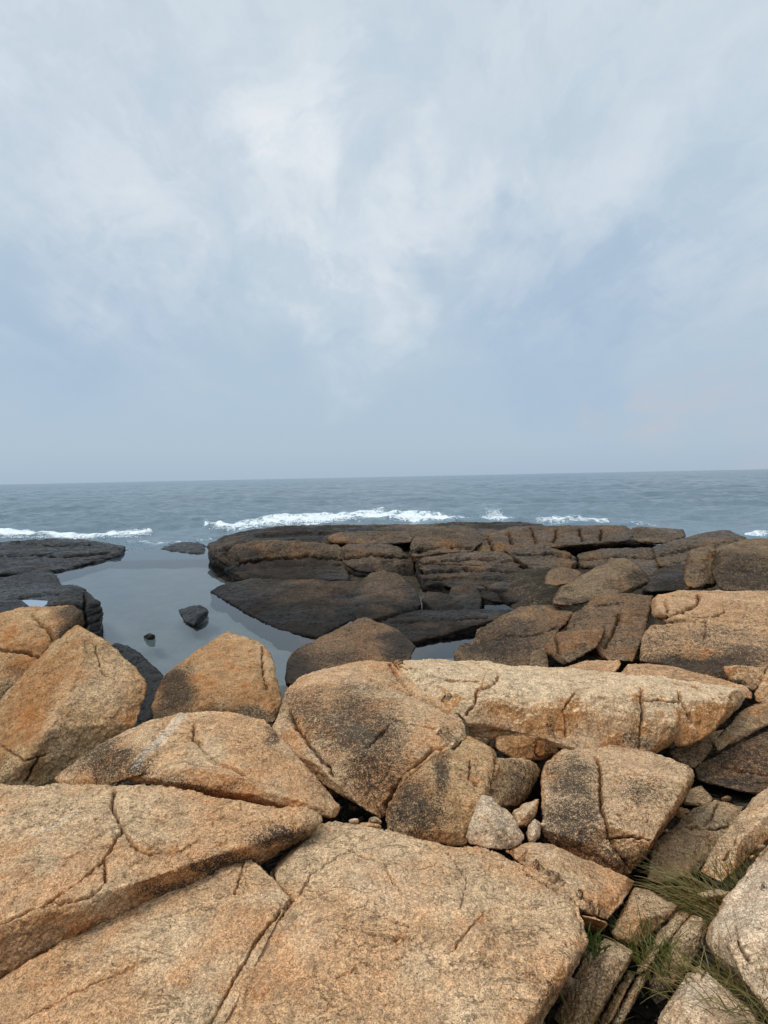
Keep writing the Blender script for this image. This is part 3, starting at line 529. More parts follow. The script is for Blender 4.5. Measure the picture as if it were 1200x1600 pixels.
ledge('Y1b', 'stepped black rock face below the left end of the flat-topped ledge',
  [[(352,865,21.8),(365,853,22),(400,846,22.2),(470,846,22),(530,852,21.5),(545,870,20.8),(530,885,20.3),(433,896,20.3),(363,896,20.7),(354,880,21.3)]], rust=[(440,860,60,10,.5),(400,875,30,6,.4)], stain=[(430,882,110,16,.9)], cracks=[([(360,880),(420,872),(480,868),(545,876)],2.8,10)])
ledge('Y1c', 'low black shelf at the waterline under the stepped face',
  [[(363,895,19.8),(430,892,19.8),(540,882,20.0),(548,905,17.6),(530,912,-.04),(440,910,-.04),(380,906,-.04)]], stain=[(450,900,120,20,.6)])
ledge('Y2', 'rounded dark block in the middle of the ledge front',
  [[(528,857,20.8),(545,850,21.3),(575,849,21.2),(610,850,21),(635,860,20.5),(648,880,19.8),(650,893,19.3),(620,897,19),(560,893,19.1),(535,880,19.8),(590,865,20)]], sm=3, rust=[(560,865,30,10,.4),(620,880,20,10,.3)], cracks=[([(535,872),(580,866),(640,872)],2.4,7)])
ledge('Y2r', 'rust-red stained block on the upper edge of the dark ledge',
  [[(510,838,22.5),(530,832,22.9),(580,830,22.8),(640,832,22.5),(650,850,21.3),(580,852,21.3),(540,850,21.5),(515,850,21.8)]], rust=[(535,842,25,12,.95),(570,842,25,10,.6),(610,840,30,10,.5)])
ledge('Y3', 'brownish dome of ledge right of the vertical split',
  [[(638,850,21),(650,835,22.5),(690,826,24),(740,825,24.2),(760,840,22.3),(733,855,21),(735,865,20.3),(700,868,20),(650,872,19.8),(640,865,20.2)]], sm=3, rust=[(690,845,60,20,.35)], cracks=[([(640,862),(690,852),(735,856)],2.4,8)])
ledge('Y3b', 'thin pale-topped layer of rock lying across the ledge front',
  [[(647,874,19.6),(700,866,20),(740,861,20.3),(790,864,20),(818,869,19.5),(822,880,18.8),(800,885,18.5),(740,882,18.8),(655,880,19.2)]], lay=.3, pale=[(770,866,60,5,.6)], rust=[(780,872,60,8,.3)], cracks=[([(650,879),(740,871),(818,876)],2.6,9)])
ledge('Y3c', 'thick dark layer with horizontal cracks under the thin pale-topped layer',
  [[(650,884,19),(740,881,18.9),(800,884,18.5),(838,893,17.8),(850,905,16.8),(840,918,16),(780,915,16.3),(700,910,16.8),(660,908,17),(655,895,18)]], lay=.3, cracks=[([(652,893),(720,888),(780,890),(842,896)],2.8,10),([(660,905),(720,900),(780,905),(840,900)],2.0,8)])
ledge('Y3d', 'lowest dark rock step above the green puddle',
  [[(690,910,16.8),(760,908,16.8),(840,913,16),(855,930,15),(845,945,14.2),(770,938,14.8),(720,925,15.6)]], lay=.3, cracks=[([(695,922),(770,920),(850,924)],2.6,9),([(740,905),(780,925),(790,938)],2.2,8)])
ledge('Y4', 'straight brown wall of jointed rock along the sea edge',
  [[(740,853,21.2),(735,845,22),(787,832,23.5),(800,823,25.5),(850,822,25.5),(933,822,25),(983,822,24.5),(995,830,23),(985,845,21.5),(900,847,21.5),(800,855,20.8),(760,862,20.4)]], lay=0, rust=[(850,838,130,14,.6)], cracks=[([(795,830),(800,850)],2,8),([(830,826),(838,848)],2,6),([(870,826),(866,846)],2,7),([(905,826),(910,845)],2,6),([(940,826),(938,845)],2,7),([(760,835),(770,858)],2,6)])
ledge('Y4b', 'thin black rim of ledge furthest out against the surf',
  [[(640,822,29),(700,817,31),(813,816,31),(850,820,29.5),(850,829,25.2),(780,838,24.3),(735,840,24.0),(690,836,24.3)]], stain=[(750,820,120,8,.7)], lay=.1)
ledge('Y5', 'dark slab with rusty corner in front of the jointed wall',
  [[(787,858,20.2),(800,853,20.6),(850,854,20.4),(900,866,19.3),(905,880,18.3),(895,893,17.5),(850,896,17.2),(825,884,18),(820,870,19.2)]], rust=[(880,880,25,12,.5)], cracks=[([(800,866),(860,864),(905,872)],2.5,8)])
ledge('Y6', 'black-brown shelf behind the lying boulder',
  [[(900,865,19.5),(935,858,20),(1010,856,19.8),(1050,862,19),(1045,885,17),(1020,905,15.5),(1000,900,15.6),(940,885,17),(905,882,17.8)]], rust=[(935,870,30,12,.6),(1010,868,25,8,.5)], cracks=[([(903,874),(960,868),(1045,872)],2.6,9)])
ledge('Y7', 'low dark ledge end against the sea right of the jointed wall',
  [[(985,826,23.5),(1000,823,24.5),(1067,828,23.5),(1072,838,22),(1040,850,20.5),(990,848,21)]])
ledge('Y8', 'smooth dark slope rising to the right end of the ledge',
  [[(1020,856,19.5),(1060,842,21),(1133,827,22.5),(1150,833,21.5),(1168,842,20),(1130,857,18),(1090,872,16.5),(1070,887,15.5),(1030,882,16.5)]], sm=4, amp=.6, pale=[(1110,840,50,8,.3)], cracks=[([(1030,868),(1090,852),(1150,844)],2.4,7),([(1050,880),(1090,866)],2.4,7)])
ledge('Y9', 'shadowed black rubble between the ledge and the leaning block',
  [[(1015,900,14.5),(1040,885,15.3),(1075,878,15.5),(1080,900,13.8),(1075,920,12.6),(1030,925,12.4),(1000,925,12.5)]], stain=[(1040,905,50,30,.6)])
ledge('Z1', 'whale-shaped black rock sloping into the pool with brown mossy crest',
  [[(330,923,-.05),(343,915,18.2),(393,905,18.2),(420,906,18.0),(447,910,17.5),(567,908,17.2),(577,930,15.9),(560,960,13.9),(500,995,-.04),(490,991,-.04),(443,984,-.04),(390,959,-.04),(360,936,-.04),(480,935,14.9)],
   [(565,910,17.2),(577,897,17.5),(600,892,17.6),(627,900,17.1),(653,927,15.5),(658,943,14.7),(647,954,14.2),(593,964,13.1),(560,972,12.9),(540,940,15.2),(610,920,15.8)]], name='boulder', mat='dark', lay=0, sm=5, amp=.55, rust=[(500,920,90,12,.7),(600,920,50,25,.6),(400,910,15,6,.5)], stain=[(450,945,110,22,.2),(560,965,60,14,.7)])
ledge('g', 'flat wet shelf above the small right tide pool',
  [[(593,962,13.8),(650,955,14),(720,952,14.2),(800,953,13.9),(795,962,12.9),(743,981,-.05),(700,993,-.05),(647,1004,-.05),(640,992,11.8),(600,987,11.8)]], lay=.2, rust=[(660,998,30,8,.6),(720,970,50,5,.5)], cracks=[([(610,972),(680,968),(760,964)],2.4,6)])
ledge('i1', 'flat-sided dark boulder lying below the vertical split',
  [[(660,937,15),(668,924,15.6),(700,928,15.3),(727,945,14.4),(720,954,14),(680,954,14.1)]], name='boulder', t=1, lay=0)
ledge('i2', 'upright squarish dark boulder by the green puddle',
  [[(700,935,15),(705,920,15.8),(725,912,16.1),(745,918,15.7),(753,935,14.8),(750,951,14.2),(720,953,14.2)]], name='boulder', t=1, lay=0, rust=[(725,925,20,12,.5)])
def wet(key, label, hulls, name='rock_ledge', **k):
    d = dict(t=1.5, sm=3, amp=.7, lay=.1, fine=.9, chips=16, chip=.6, foot=True); d.update(k)
    return rock(key, name, label, 'rock ledge' if name == 'rock_ledge' else 'boulder', GW, d.pop('mat', 'black'), hulls, **d)
wet('L1', 'broad wet black ledge at far left with surf behind it',
  [[(-80,850,27),(0,850,27.5),(60,845,28.5),(90,842,29.5),(130,843,29.5),(150,847,28.5),(197,854,-.08),(188,857,27),(187,868,-.04),(147,878,-.04),(117,884,-.04),(90,893,-.04),(0,897,21),(-80,900,20.5),(107,873,24),(0,877,23),(-80,880,22.5)]], t=2, amp=.5, rust=[(150,870,40,8,.8)], cracks=[([(-40,872),(40,866),(110,868),(170,862)],2.6,7),([(20,846),(80,852),(140,850)],2.2,4)])
wet('L2', 'low wet black step below the broad ledge at far left',
  [[(-80,915,18),(0,911,18.5),(67,892,21.5),(90,893,22),(88,906,-.06),(97,913,-.06),(60,920,17),(0,930,16.3),(-80,935,16)]], amp=.6)
wet('L3', 'flat wet slab at left edge holding a small bright puddle',
  [[(-80,935,15.5),(0,925,15.8),(33,919,16),(110,914,16),(125,916,15.8),(90,940,13.8),(60,952,13.2),(0,968,13),(-80,975,13)]], amp=.4, cracks=[([(0,940),(60,930),(110,925)],2.2,4)])
wet('DB', 'black block with brown crest at the left shore of the pool',
  [[(67,950,12.3),(85,937,13),(100,925,13.6),(123,916,14),(133,919,14),(143,930,13.6),(157,943,13.3),(161,957,13.1),(159,988,-.03),(110,1000,12.3),(60,990,12),(110,940,12.8)]], name='boulder', sm=3, rust=[(100,940,30,14,.8)], cracks=[([(133,925),(136,980)],2.4,8)])
wet('DB2', 'small dark knob at left edge beside the bright puddle',
  [[(-60,945,11.5),(0,938,11.8),(30,938,12),(50,950,11.6),(45,965,11),(0,975,10.8),(-60,975,10.8)]], name='boulder', t=.8)
wet('Rf', 'low black rock in the mouth of the pool where surf enters',
  [[(238,855,30),(260,850,30.5),(283,847,31),(310,848,30.5),(322,853,29.5),(320,864,-.04),(290,863,-.04),(260,859,-.04)]], name='boulder', t=2, lay=0, amp=.4)
wet('P1', 'angular black stone alone in the middle of the pool',
  [[(278,953,-.02),(300,947,14.6),(313,945,14.5),(327,955,14.1),(323,965,-.02),(305,979,-.02),(288,973,-.02),(308,960,13.6)]], name='boulder', t=.8, sm=2, lay=0, amp=.5, foot=False)
wet('P2', 'tiny black stone just breaking the pool surface', [[(224,995,-.02),(229,991,12.2),(234,989,12.2),(241,992,12.1),(243,995,-.02),(240,999,-.02),(230,1000,-.02)]], name='boulder', t=.4, sm=2, lay=0, amp=.3, foot=False)
wet('SR', 'half-sunken black rock in the surf beyond the ledge', [[(603,808,50),(620,802,54),(650,803,53),(690,806,50),(705,813,46),(620,813,46)]], name='boulder', t=4, lay=0, amp=.3)

# ------------------------------------------------------------------ ground, water
def ground_z(X, Y):
    z = .80 - 1.2 * sstep(Y, 4.2, 9.0)
    hump = sstep(X, 1.8, 4.5) * sstep(Y, 5.0, 8.0) * (1 - sstep(Y, 17, 22))
    z = np.maximum(z, -.4 + .9 * hump)
    led = sstep(X, -3.4, -1.5) * sstep(Y, 14.5, 17.5) * (1 - sstep(Y, 27.5, 30)) * (1 - sstep(X, 11, 14))
    z = np.maximum(z, -.4 + (.42 + .32 * sstep(Y, 20, 24)) * led)
    z -= 1.4 * sstep(Y, 29, 34)
    return z
def grid_mesh(name, X, Y, Z, mat, kind='structure'):
    ny, nx = X.shape
    V = np.stack([X, Y, Z], 2).reshape(-1, 3)
    i = np.arange(ny * nx).reshape(ny, nx)
    Fc = np.stack([i[:-1, :-1], i[:-1, 1:], i[1:, 1:], i[1:, :-1]], 2).reshape(-1, 4)
    me = bpy.data.meshes.new(name)
    me.vertices.add(len(V)); me.vertices.foreach_set('co', V.astype(np.float32).ravel())
    me.loops.add(Fc.size); me.loops.foreach_set('vertex_index', Fc.ravel().astype(np.int32))
    me.polygons.add(len(Fc)); me.polygons.foreach_set('loop_start', np.arange(0, Fc.size, 4, dtype=np.int32)); me.polygons.foreach_set('loop_total', np.full(len(Fc), 4, np.int32))
    me.polygons.foreach_set('use_smooth', np.ones(len(Fc), bool))
    me.update(calc_edges=True); me.validate()
    me.materials.append(mat)
    o = bpy.data.objects.new(name, me); COL.objects.link(o); o['kind'] = kind
    return o

def ground_mat():
    m = bpy.data.materials.new('crevice_ground'); m.use_nodes = True
    w = NT(m.node_tree); b = w.n['Principled BSDF']
    P = w.new('ShaderNodeNewGeometry').outputs['Position']
    q = w.vmath('ADD', P, w.vmath('SCALE', w.noise(P, 3.0, 3, .6, color=True), scale=.25))
    vo = w.new('ShaderNodeTexVoronoi'); w.put(vo.inputs['Vector'], q); vo.inputs['Scale'].default_value = 9
    ve = w.new('ShaderNodeTexVoronoi', feature='DISTANCE_TO_EDGE'); w.put(ve.inputs['Vector'], q); ve.inputs['Scale'].default_value = 9
    n = w.noise(P, 1.1, 5, .6); n5 = w.noise(P, 30, 4, .7)
    sx = w.new('ShaderNodeSeparateXYZ'); w.put(sx.inputs[0], vo.outputs['Color'])
    sz = w.new('ShaderNodeSeparateXYZ'); w.put(sz.inputs[0], P)
    c = w.mix(sx.outputs[0], (.055, .042, .028), (.15, .11, .07))
    c = w.mix(w.mapr(n, .4, .62), c, (.05, .04, .026))
    # silt and pale pebbles on the floor of the pool
    c = w.mix(w.math('MULTIPLY', w.math('MULTIPLY', w.mapr(sz.outputs[2], .0, -.25), w.mapr(sz.outputs[1], 8.8, 9.8)), .75), c, w.mix(w.mapr(n, .35, .65), (.23, .235, .22), (.31, .305, .28)))
    dry = w.mapr(sz.outputs[2], -.25, .05)
    c = w.mix(dry, c, w.vmath('SCALE', c, scale=w.mapr(n5, .3, .7, .6, 1.3)))
    c = w.mix(w.math('MULTIPLY', w.mapr(ve.outputs[0], .08, 0.0), w.math('ADD', w.math('MULTIPLY', dry, .85), .15)), c, (.02, .017, .013))
    w.put(b.inputs['Base Color'], c); b.inputs['Roughness'].default_value = .95; b.inputs['Specular IOR Level'].default_value = .1
    bp = w.new('ShaderNodeBump'); bp.inputs['Distance'].default_value = .05; w.put(bp.inputs['Height'], w.math('MULTIPLY', w.math('ADD', .12, dry), w.math('ADD', w.mapr(ve.outputs[0], 0, .3), w.math('MULTIPLY', n5, .5)))); w.l.new(bp.outputs[0], b.inputs['Normal'])
    return m
gx, gy = np.meshgrid(np.linspace(-45, 45, 300), np.concatenate([np.linspace(-8, 30, 260), np.linspace(30.5, 60, 40)]))
gz = ground_z(gx, gy) + .10 * fbm(np.stack([gx, gy, gx * 0], 2).reshape(-1, 3) * .9, 3).reshape(gx.shape)
grid_mesh('ground', gx, gy, gz, ground_mat())
# the sea bed carries the sheet on to the horizon
gx, gy = np.meshgrid(np.linspace(-30000, 30000, 9), np.array([58.0, 200, 2000, 30000]))
seabed = grid_mesh('sea_bed', gx, gy, np.full(gx.shape, -3.0), bpy.data.materials['crevice_ground'])

def pool_mat(name, tint, ripple, ior=1.8):
    m = bpy.data.materials.new(name); m.use_nodes = True
    w = NT(m.node_tree); w.n.clear()
    out = w.new('ShaderNodeOutputMaterial')
    P = w.new('ShaderNodeNewGeometry').outputs['Position']
    n = w.noise(w.vmath('MULTIPLY', P, (1, .6, 1)), 1.6, 3, .5, .5)
    n2 = w.noise(w.vmath('MULTIPLY', P, (1, .7, 1)), 9, 2, .5)
    bp = w.new('ShaderNodeBump'); bp.inputs['Strength'].default_value = 1; bp.inputs['Distance'].default_value = ripple
    w.put(bp.inputs['Height'], w.math('ADD', n, w.math('MULTIPLY', n2, .12)))
    fr = w.new('ShaderNodeFresnel'); fr.inputs[0].default_value = ior; w.l.new(bp.outputs[0], fr.inputs['Normal'])
    gl = w.new('ShaderNodeBsdfGlossy'); gl.inputs['Roughness'].default_value = .03; w.l.new(bp.outputs[0], gl.inputs['Normal'])
    tr = w.new('ShaderNodeBsdfTransparent'); tr.inputs[0].default_value = tint + (1,)
    mx = w.new('ShaderNodeMixShader'); w.l.new(fr.outputs[0], mx.inputs[0]); w.l.new(tr.outputs[0], mx.inputs[1]); w.l.new(gl.outputs[0], mx.inputs[2])
    w.l.new(mx.outputs[0], out.inputs[0])
    return m
PM = pool_mat('pool_water', (.78, .88, .93), .0022)
def flat(name, pts, z, mat, kind='structure'):
    me = bpy.data.meshes.new(name); bm = bmesh.new()
    bm.faces.new([bm.verts.new((p[0], p[1], z)) for p in pts]); bm.to_mesh(me); bm.free(); me.materials.append(mat)
    o = bpy.data.objects.new(name, me); COL.objects.link(o); o['kind'] = kind; return o
flat('tide_pool', [(-16, 7.4), (-3, 7.4), (-2.2, 9.2), (-.2, 9.6), (-.2, 12.5), (-1.5, 22), (-7.5, 29.6), (-16, 29.6)], 0.0, PM)
flat('tide_pool', [(.0, 9.2), (2.4, 9.2), (2.4, 12.6), (.0, 12.6)], 0.0, PM)
GP = pool_mat('puddle_water', (.42, .45, .25), .003, 1.18)
flat('puddle', [ptz(757, 944, .07), ptz(790, 940, .07), ptz(825, 943, .07), ptz(830, 951, .07), ptz(800, 955, .07), ptz(757, 953, .07)][::-1], .07, GP)

def sea_mat():
    m = bpy.data.materials.new('sea_water'); m.use_nodes = True
    w = NT(m.node_tree); b = w.n['Principled BSDF']
    P = w.new('ShaderNodeNewGeometry').outputs['Position']
    fo = w.new('ShaderNodeAttribute', attribute_name='foam').outputs['Fac']
    q = w.vmath('MULTIPLY', P, (1.0, .8, 1.0))
    n0 = w.noise(w.vmath('MULTIPLY', P, (.35, 1.0, 1)), .028, 4, .5)
    n1 = w.noise(q, .5, 4, .6, .4); n2 = w.noise(q, 2.3, 4, .6, .3); n3 = w.noise(w.vmath('MULTIPLY', P, (1.5, 1, 1)), .10, 5, .62, .3)
    h = w.math('ADD', w.math('MULTIPLY', n3, 3.0), w.math('ADD', w.math('MULTIPLY', n1, 1.1), w.math('MULTIPLY', n2, .30)))
    bp = w.new('ShaderNodeBump'); bp.inputs['Strength'].default_value = 1.0; bp.inputs['Distance'].default_value = .34
    w.put(bp.inputs['Height'], h); w.l.new(bp.outputs[0], b.inputs['Normal'])
    fn = w.noise(w.vmath('MULTIPLY', P, (1, .6, 1)), 2.2, 6, .7, 1.2)
    fm = w.mapr(w.math('ADD', fo, w.math('MULTIPLY', w.math('SUBTRACT', fn, .5), 2.3)), .42, .95)
    c = w.mix(w.mapr(n0, .35, .65), (.068, .112, .142), (.095, .145, .175))
    c = w.mix(fm, c, (.66, .70, .72))
    w.put(b.inputs['Base Color'], c)
    w.put(b.inputs['Roughness'], w.mapr(fm, 0, 1, .16, .8)); b.inputs['IOR'].default_value = 1.33
    sy = w.new('ShaderNodeSeparateXYZ'); w.put(sy.inputs[0], P)
    w.put(b.inputs['Specular IOR Level'], w.mapr(sy.outputs[1], 40, 500, .5, .12))
    return m
SM = sea_mat()
def foam_at(px, py):
    f = np.zeros(px.shape)
    bands = [([(-60,840),(20,836),(60,838),(100,839),(140,841),(187,838),(235,832)], 5.5, 1.0),
             ([(322,816),(345,823),(380,826)], 6, 1.0), ([(370,823),(447,816),(533,812),(593,810),(640,812),(710,815)], 7, 1.0), ([(450,812),(533,808),(593,807),(630,810)], 5, .8),
             ([(713,812),(760,812),(813,813)], 3.5, .9), ([(840,818),(890,817),(950,820)], 4.0, .72), ([(985,822),(1030,826)], 2.5, .5), ([(1165,838),(1260,833)], 4.5, .8),
             ([(574,796),(600,794)], 2.2, .9), ([(200,848),(240,851),(300,845),(330,840)], 4, .55), ([(520,800),(585,797)], 1.6, .25)]
    for line, wd, s in bands:
        f = np.maximum(f, s * np.exp(-(polyd(px, py, line) / (wd * .8)) ** 2))
    return f
dd = np.concatenate([np.geomspace(25, 140, 420), np.geomspace(142, 3000, 240), np.geomspace(3200, 60000, 30)])
an = np.linspace(-1.05, 1.05, 640)
A_, Dg = np.meshgrid(an, dd)
X = Dg * A_; Y = Dg * 1.0
PP = np.stack([X, Y, 0 * X], 2).reshape(-1, 3)
sp = (Dg * (2.1 / 640)).reshape(-1)
def wv(kx, ky, a, lam, seed):
    att = np.clip((lam / sp - 2.5) / 3, 0, 1)
    return a * att * perlin(PP * np.array([kx, ky, 1]) / lam + seed)
zz = wv(.8, 1, .40, 7, 3) + wv(.9, 1, .26, 3.2, 8) + wv(1., 1.0, .12, 1.3, 5) + wv(.5, 1, .30, 18, 1)
zz = 1.25 * zz * sstep(PP[:, 1], 27, 42) - .03
pxs, pys = proj(PP + np.array([0, 0, 0.0]))
ff = foam_at(pxs, pys)
fw = np.maximum(foam_at(pxs, pys - 4), foam_at(pxs, pys + 3))
zz += (.16 * fw + .26 * ff * np.clip(.5 + fbm(PP / 1.3, 2), 0, 1.5)) * sstep(PP[:, 1], 25, 30)
sea = grid_mesh('sea', X, Y, zz.reshape(X.shape), SM)
at = sea.data.attributes.new('foam', 'FLOAT', 'POINT'); at.data.foreach_set('value', ff.astype(np.float32))

# splash of a wave on the outer rim: droplets and lumps of white water
def foam_mat():
    m = bpy.data.materials.new('white_water'); m.use_nodes = True
    b = m.node_tree.nodes['Principled BSDF']; b.inputs['Base Color'].default_value = (.70, .73, .75, 1); b.inputs['Roughness'].default_value = .6
    b.inputs['Subsurface Weight'].default_value = .0
    return m
FM = foam_mat()
def splash(name, label, plumes):
    bm = bmesh.new()
    for px, py, d, wpx, hpx, n in plumes:
        for k in range(n):
            u = random.gauss(0, .42); v = abs(random.gauss(0, .45)); 
            if v > 1.05: continue
            c = pt(px + u * wpx * (1 - .45 * v) + 3 * math.sin(v * 9 + px), py - v * hpx, d + random.uniform(-.7, .7))
            r = (d / FPX) * random.uniform(.3, 1.15) * (1.25 - .75 * v)
            r_ = bmesh.ops.create_icosphere(bm, subdivisions=1, radius=r, matrix=Matrix.Translation(Vector(c)) @ Matrix.Diagonal((1, 1, random.uniform(.8, 1.6), 1)))
    me = bpy.data.meshes.new(name); bm.to_mesh(me); bm.free(); me.materials.append(FM)
    for p in me.polygons: p.use_smooth = True
    o = bpy.data.objects.new(name, me); COL.objects.link(o); return tag(o, label, 'spray', kind='stuff')
splash('spray', 'white burst of spray above the thin outer rim', [(770, 815, 44, 20, 26, 520), (778, 815, 44, 9, 22, 200), (800, 814, 44, 14, 7, 120), (757, 814, 44, 9, 9, 70)])
splash('spray', 'churning white crest behind the flat-topped ledge', [(345, 827, 38, 18, 7, 90), (330, 819, 41, 10, 4, 50), (400, 822, 40, 40, 5, 130), (470, 817, 42, 40, 5, 130), (540, 812, 44, 40, 5, 130), (600, 810, 45, 30, 5, 100), (660, 813, 45, 40, 3, 90)])
splash('spray', 'white surf crest behind the broad ledge at far left', [(20, 841, 31, 30, 8, 140), (70, 841, 31, 30, 5, 90), (130, 842, 31, 34, 5, 110), (190, 840, 32, 30, 5, 110), (225, 836, 33, 14, 5, 50)])
splash('spray', 'small white breaker behind the jointed wall', [(880, 821, 38, 26, 6, 130), (920, 821, 38, 18, 3, 60), (1190, 838, 29, 20, 5, 70)])

# ------------------------------------------------------------------ small stones in the crevices
def pebble(key, px, py, d, rx, ry, mat, label):
    p0 = []
    for k in range(9):
        a = k * 2 * math.pi / 9; r = random.uniform(.82, 1.1)
        p0.append((px + rx * r * math.cos(a), py + ry * r * math.sin(a), d))
    p0.append((px, py - .2 * ry, d - rx * .7 * d / FPX))
    return rock(key, 'stone', label, 'stone', GS, mat, [p0], chips=4, t=min(.12, rx * 1.2 * d / FPX), sm=4, amp=.6, vox=d / FPX * 1.6, fine=.6)
pebble('p1', 553, 1284, 3.0, 9, 6, 'pale', 'pale rounded pebble in the gap below the centre boulder')
pebble('p2', 575, 1292, 2.95, 22, 7, 'tan', 'flat tan sliver of stone behind the bottom slab rim')
pebble('p3', 545, 1296, 2.9, 26, 7, 'honey', 'long flat tan stone on the tip of the bottom slab')
pebble('p4', 618, 1309, 2.9, 20, 6, 'honey', 'thin brown stone lying under the squat streaked block')
pebble('p5', 640, 1316, 2.84, 12, 6, 'tan', 'small tan chip leaning on the bottom slab rim')
pebble('p6', 675, 1320, 2.84, 16, 5, 'tan', 'tan chip right of the leaning chip')
pebble('p7', 585, 1285, 3.05, 12, 8, 'slab', 'dark brown stone deep in the gap below the centre boulder')
pebble('p8', 1063, 1270, 3.75, 9, 9, 'tan', 'small tan stone right of the cube-shaped boulder')
pebble('p9', 1041, 1298, 3.5, 5, 3.5, 'pale', 'tiny white pebble in shade right of the cube-shaped boulder')
pebble('pa', 1135, 1248, 4.3, 9, 5, 'slab', 'little brown stone beside the squarish stone')
pebble('pb', 848, 1290, 3.15, 6, 5, 'pale', 'tiny pale pebble beside the grey oval stone')
pebble('pc', 1190, 1324, 3.05, 8, 6, 'pale', 'grey pebble in the dark slot at right edge')
pebble('pd', 1176, 1340, 2.95, 6, 5, 'brown', 'brown pebble in the dark slot at right edge')
pebble('pe', 905, 1492, 2.45, 16, 18, 'slab', 'brown chunk in the gap beside the bottom slab')
pebble('pf', 888, 1545, 2.3, 13, 24, 'slab', 'dark chunk low in the gap beside the bottom slab')
pebble('pg', 1118, 1402, 2.75, 30, 14, 'slab', 'mossy brown stone at the root of the long grass tuft')
pebble('ph', 1098, 1160, 4.85, 6, 5, 'pale', 'grey pebble lodged under the bench tip')

# ------------------------------------------------------------------ rubble in the crevices
def rubble():
    bm = bmesh.new(); rr = random.Random(5)
    for x0, x1, y0, y1, n, r0, r1 in ((.55, 2.6, 1.9, 4.6, 420, .008, .05), (-.5, .9, 2.9, 4.4, 160, .008, .035), (-3.2, 1.5, 4.4, 7.2, 160, .02, .09), (1.2, 5.5, 5.5, 10, 160, .03, .14)):
        for k in range(n):
            x, y = rr.uniform(x0, x1), rr.uniform(y0, y1)
            r = r0 + (r1 - r0) * rr.random() ** 2.2
            z = float(ground_z(np.array([x]), np.array([y]))[0]) + r * .5 + .03
            c = Vector((x, y, z))
            vs = [bm.verts.new(c + Vector((rr.gauss(0, 1), rr.gauss(0, 1), rr.gauss(0, .7))).normalized() * r * rr.uniform(.7, 1.2)) for q in range(11)]
            h = bmesh.ops.convex_hull(bm, input=vs)
            bmesh.ops.delete(bm, geom=[v for v in vs if v.is_valid and not v.link_faces], context='VERTS')
    me = bpy.data.meshes.new('rubble'); bm.to_mesh(me); bm.free(); me.materials.append(M['slab'])
    o = bpy.data.objects.new('rubble', me); COL.objects.link(o)
    tag(o, 'loose brown grit and stone chips lying in the dark crevices', 'rubble', kind='stuff')
rubble()

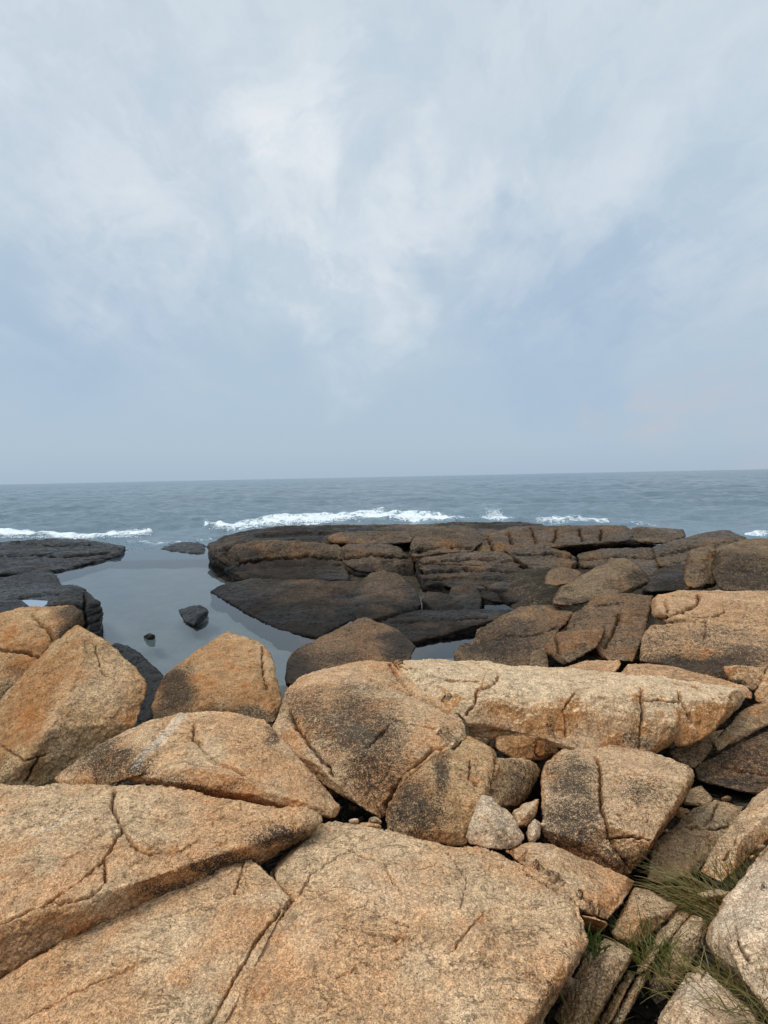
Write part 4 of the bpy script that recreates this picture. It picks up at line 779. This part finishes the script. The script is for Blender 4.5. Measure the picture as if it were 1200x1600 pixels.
# ------------------------------------------------------------------ grass
def grass_mat():
    m = bpy.data.materials.new('grass_blade'); m.use_nodes = True
    w = NT(m.node_tree); b = w.n['Principled BSDF']
    a = w.new('ShaderNodeAttribute', attribute_name='tone').outputs['Fac']
    r = w.new('ShaderNodeValToRGB'); w.put(r.inputs[0], a); e = r.color_ramp.elements
    e[0].color = (.045, .075, .012, 1); e[1].color = (.22, .15, .06, 1)
    k = e.new(.45); k.color = (.095, .10, .022, 1); k = e.new(.7); k.color = (.17, .135, .04, 1)
    w.put(b.inputs['Base Color'], r.outputs[0]); b.inputs['Roughness'].default_value = .55
    b.inputs['Specular IOR Level'].default_value = .3
    return m
GM_ = grass_mat()
def tuft(label, base, spread, n, ln, lean, tone, droop=.6, wid=.0026):
    """base: point; lean: mean direction of the blades"""
    V = []; Fc = []; T = []
    lean = np.array(lean, float)
    for k in range(n):
        root = np.array(base) + np.array([random.gauss(0, spread[0]), random.gauss(0, spread[1]), random.uniform(-.02, .01)])
        dr = lean + np.array([random.gauss(0, .38), random.gauss(0, .34), random.gauss(0, .22)]); dr /= np.linalg.norm(dr)
        L = ln * random.uniform(.45, 1.15); seg = 7
        sidev = np.cross(dr, [random.gauss(0, .6), -1, random.gauss(0, .6)]); sidev /= np.linalg.norm(sidev) + 1e-6
        p = root.copy(); d_ = dr.copy(); dp = droop * random.uniform(.4, 1.5); w0 = wid * random.uniform(.6, 1.25); tn = min(1, max(0, random.gauss(tone[0], tone[1])))
        b0 = len(V)
        for s in range(seg + 1):
            f = s / seg; ww = w0 * (1 - f ** 1.6) + .0004
            V.append(p - sidev * ww); V.append(p + sidev * ww); T += [tn, tn]
            p = p + d_ * (L / seg); d_ = d_ + np.array([0, 0, -dp / seg]); d_ /= np.linalg.norm(d_)
        for s in range(seg):
            i = b0 + 2 * s; Fc.append((i, i + 1, i + 3, i + 2))
    me = bpy.data.meshes.new('grass_tuft'); me.from_pydata([tuple(v - np.array(base)) for v in V], [], Fc)
    at = me.attributes.new('tone', 'FLOAT', 'POINT'); at.data.foreach_set('value', np.array(T, np.float32))
    me.materials.append(GM_)
    o = bpy.data.objects.new('grass_tuft', me); COL.objects.link(o); o.location = base
    return tag(o, label, 'grass tuft', 'grass tufts in the crevices')
tuft('long dry olive grass tuft combed left over the sunken brown slab', pt(1108, 1415, 2.72), (.085, .06), 300, .34, (-.85, .3, .42), (.74, .2), 1.0, wid=.0017)
tuft('bright green grass tuft between the splinters and brown slabs', pt(1018, 1502, 2.42), (.06, .08), 170, .20, (-.05, .1, .75), (.36, .2), 1.4, wid=.0018)
tuft('small leafy green weed at the right corner of the bottom slab', pt(925, 1482, 2.36), (.02, .02), 50, .11, (.1, -.1, .9), (.12, .1), 1.0, .0045)
tuft('sparse upright green blades in the slot beside the plank-like slab', pt(1158, 1392, 2.78), (.06, .06), 70, .26, (.0, .1, .95), (.45, .2), .4, wid=.0017)
tuft('dry straw-coloured grass between the whitish and pinkish boulders', pt(1140, 1548, 2.02), (.09, .05), 190, .22, (-.45, .0, .6), (.75, .18), 1.0, wid=.0016)
tuft('thin dry blades at the bottom edge beside the bottom slab', pt(915, 1625, 2.1), (.09, .05), 45, .15, (-.1, .05, .9), (.75, .15), .5, wid=.0015)
tuft('dry grass hanging over the pinkish boulder at the bottom right', pt(1175, 1590, 1.8), (.06, .04), 90, .2, (-.5, -.1, .55), (.8, .14), 1.2, wid=.0015)

# small bright puddle on the wet slab: laid on the slab where the photo shows it
dg = bpy.context.evaluated_depsgraph_get(); dg.update()
l3 = ROCKS['L3']; bv = BVHTree.FromObject(l3, dg)
best = -9
for a, b in ((40, 945), (55, 940), (70, 944), (55, 950)):
    d = Vector(ray(a, b)).normalized(); hit = bv.ray_cast(Vector(CAM) - l3.location, d)
    if hit[0] is not None: best = max(best, hit[0].z + l3.location.z)
if best > -9:
    flat('puddle', [ptz(x, y, best + .03) for x, y in ((34, 938), (48, 937), (75, 939), (72, 946), (66, 952), (50, 953), (44, 946))], best + .03, PM)
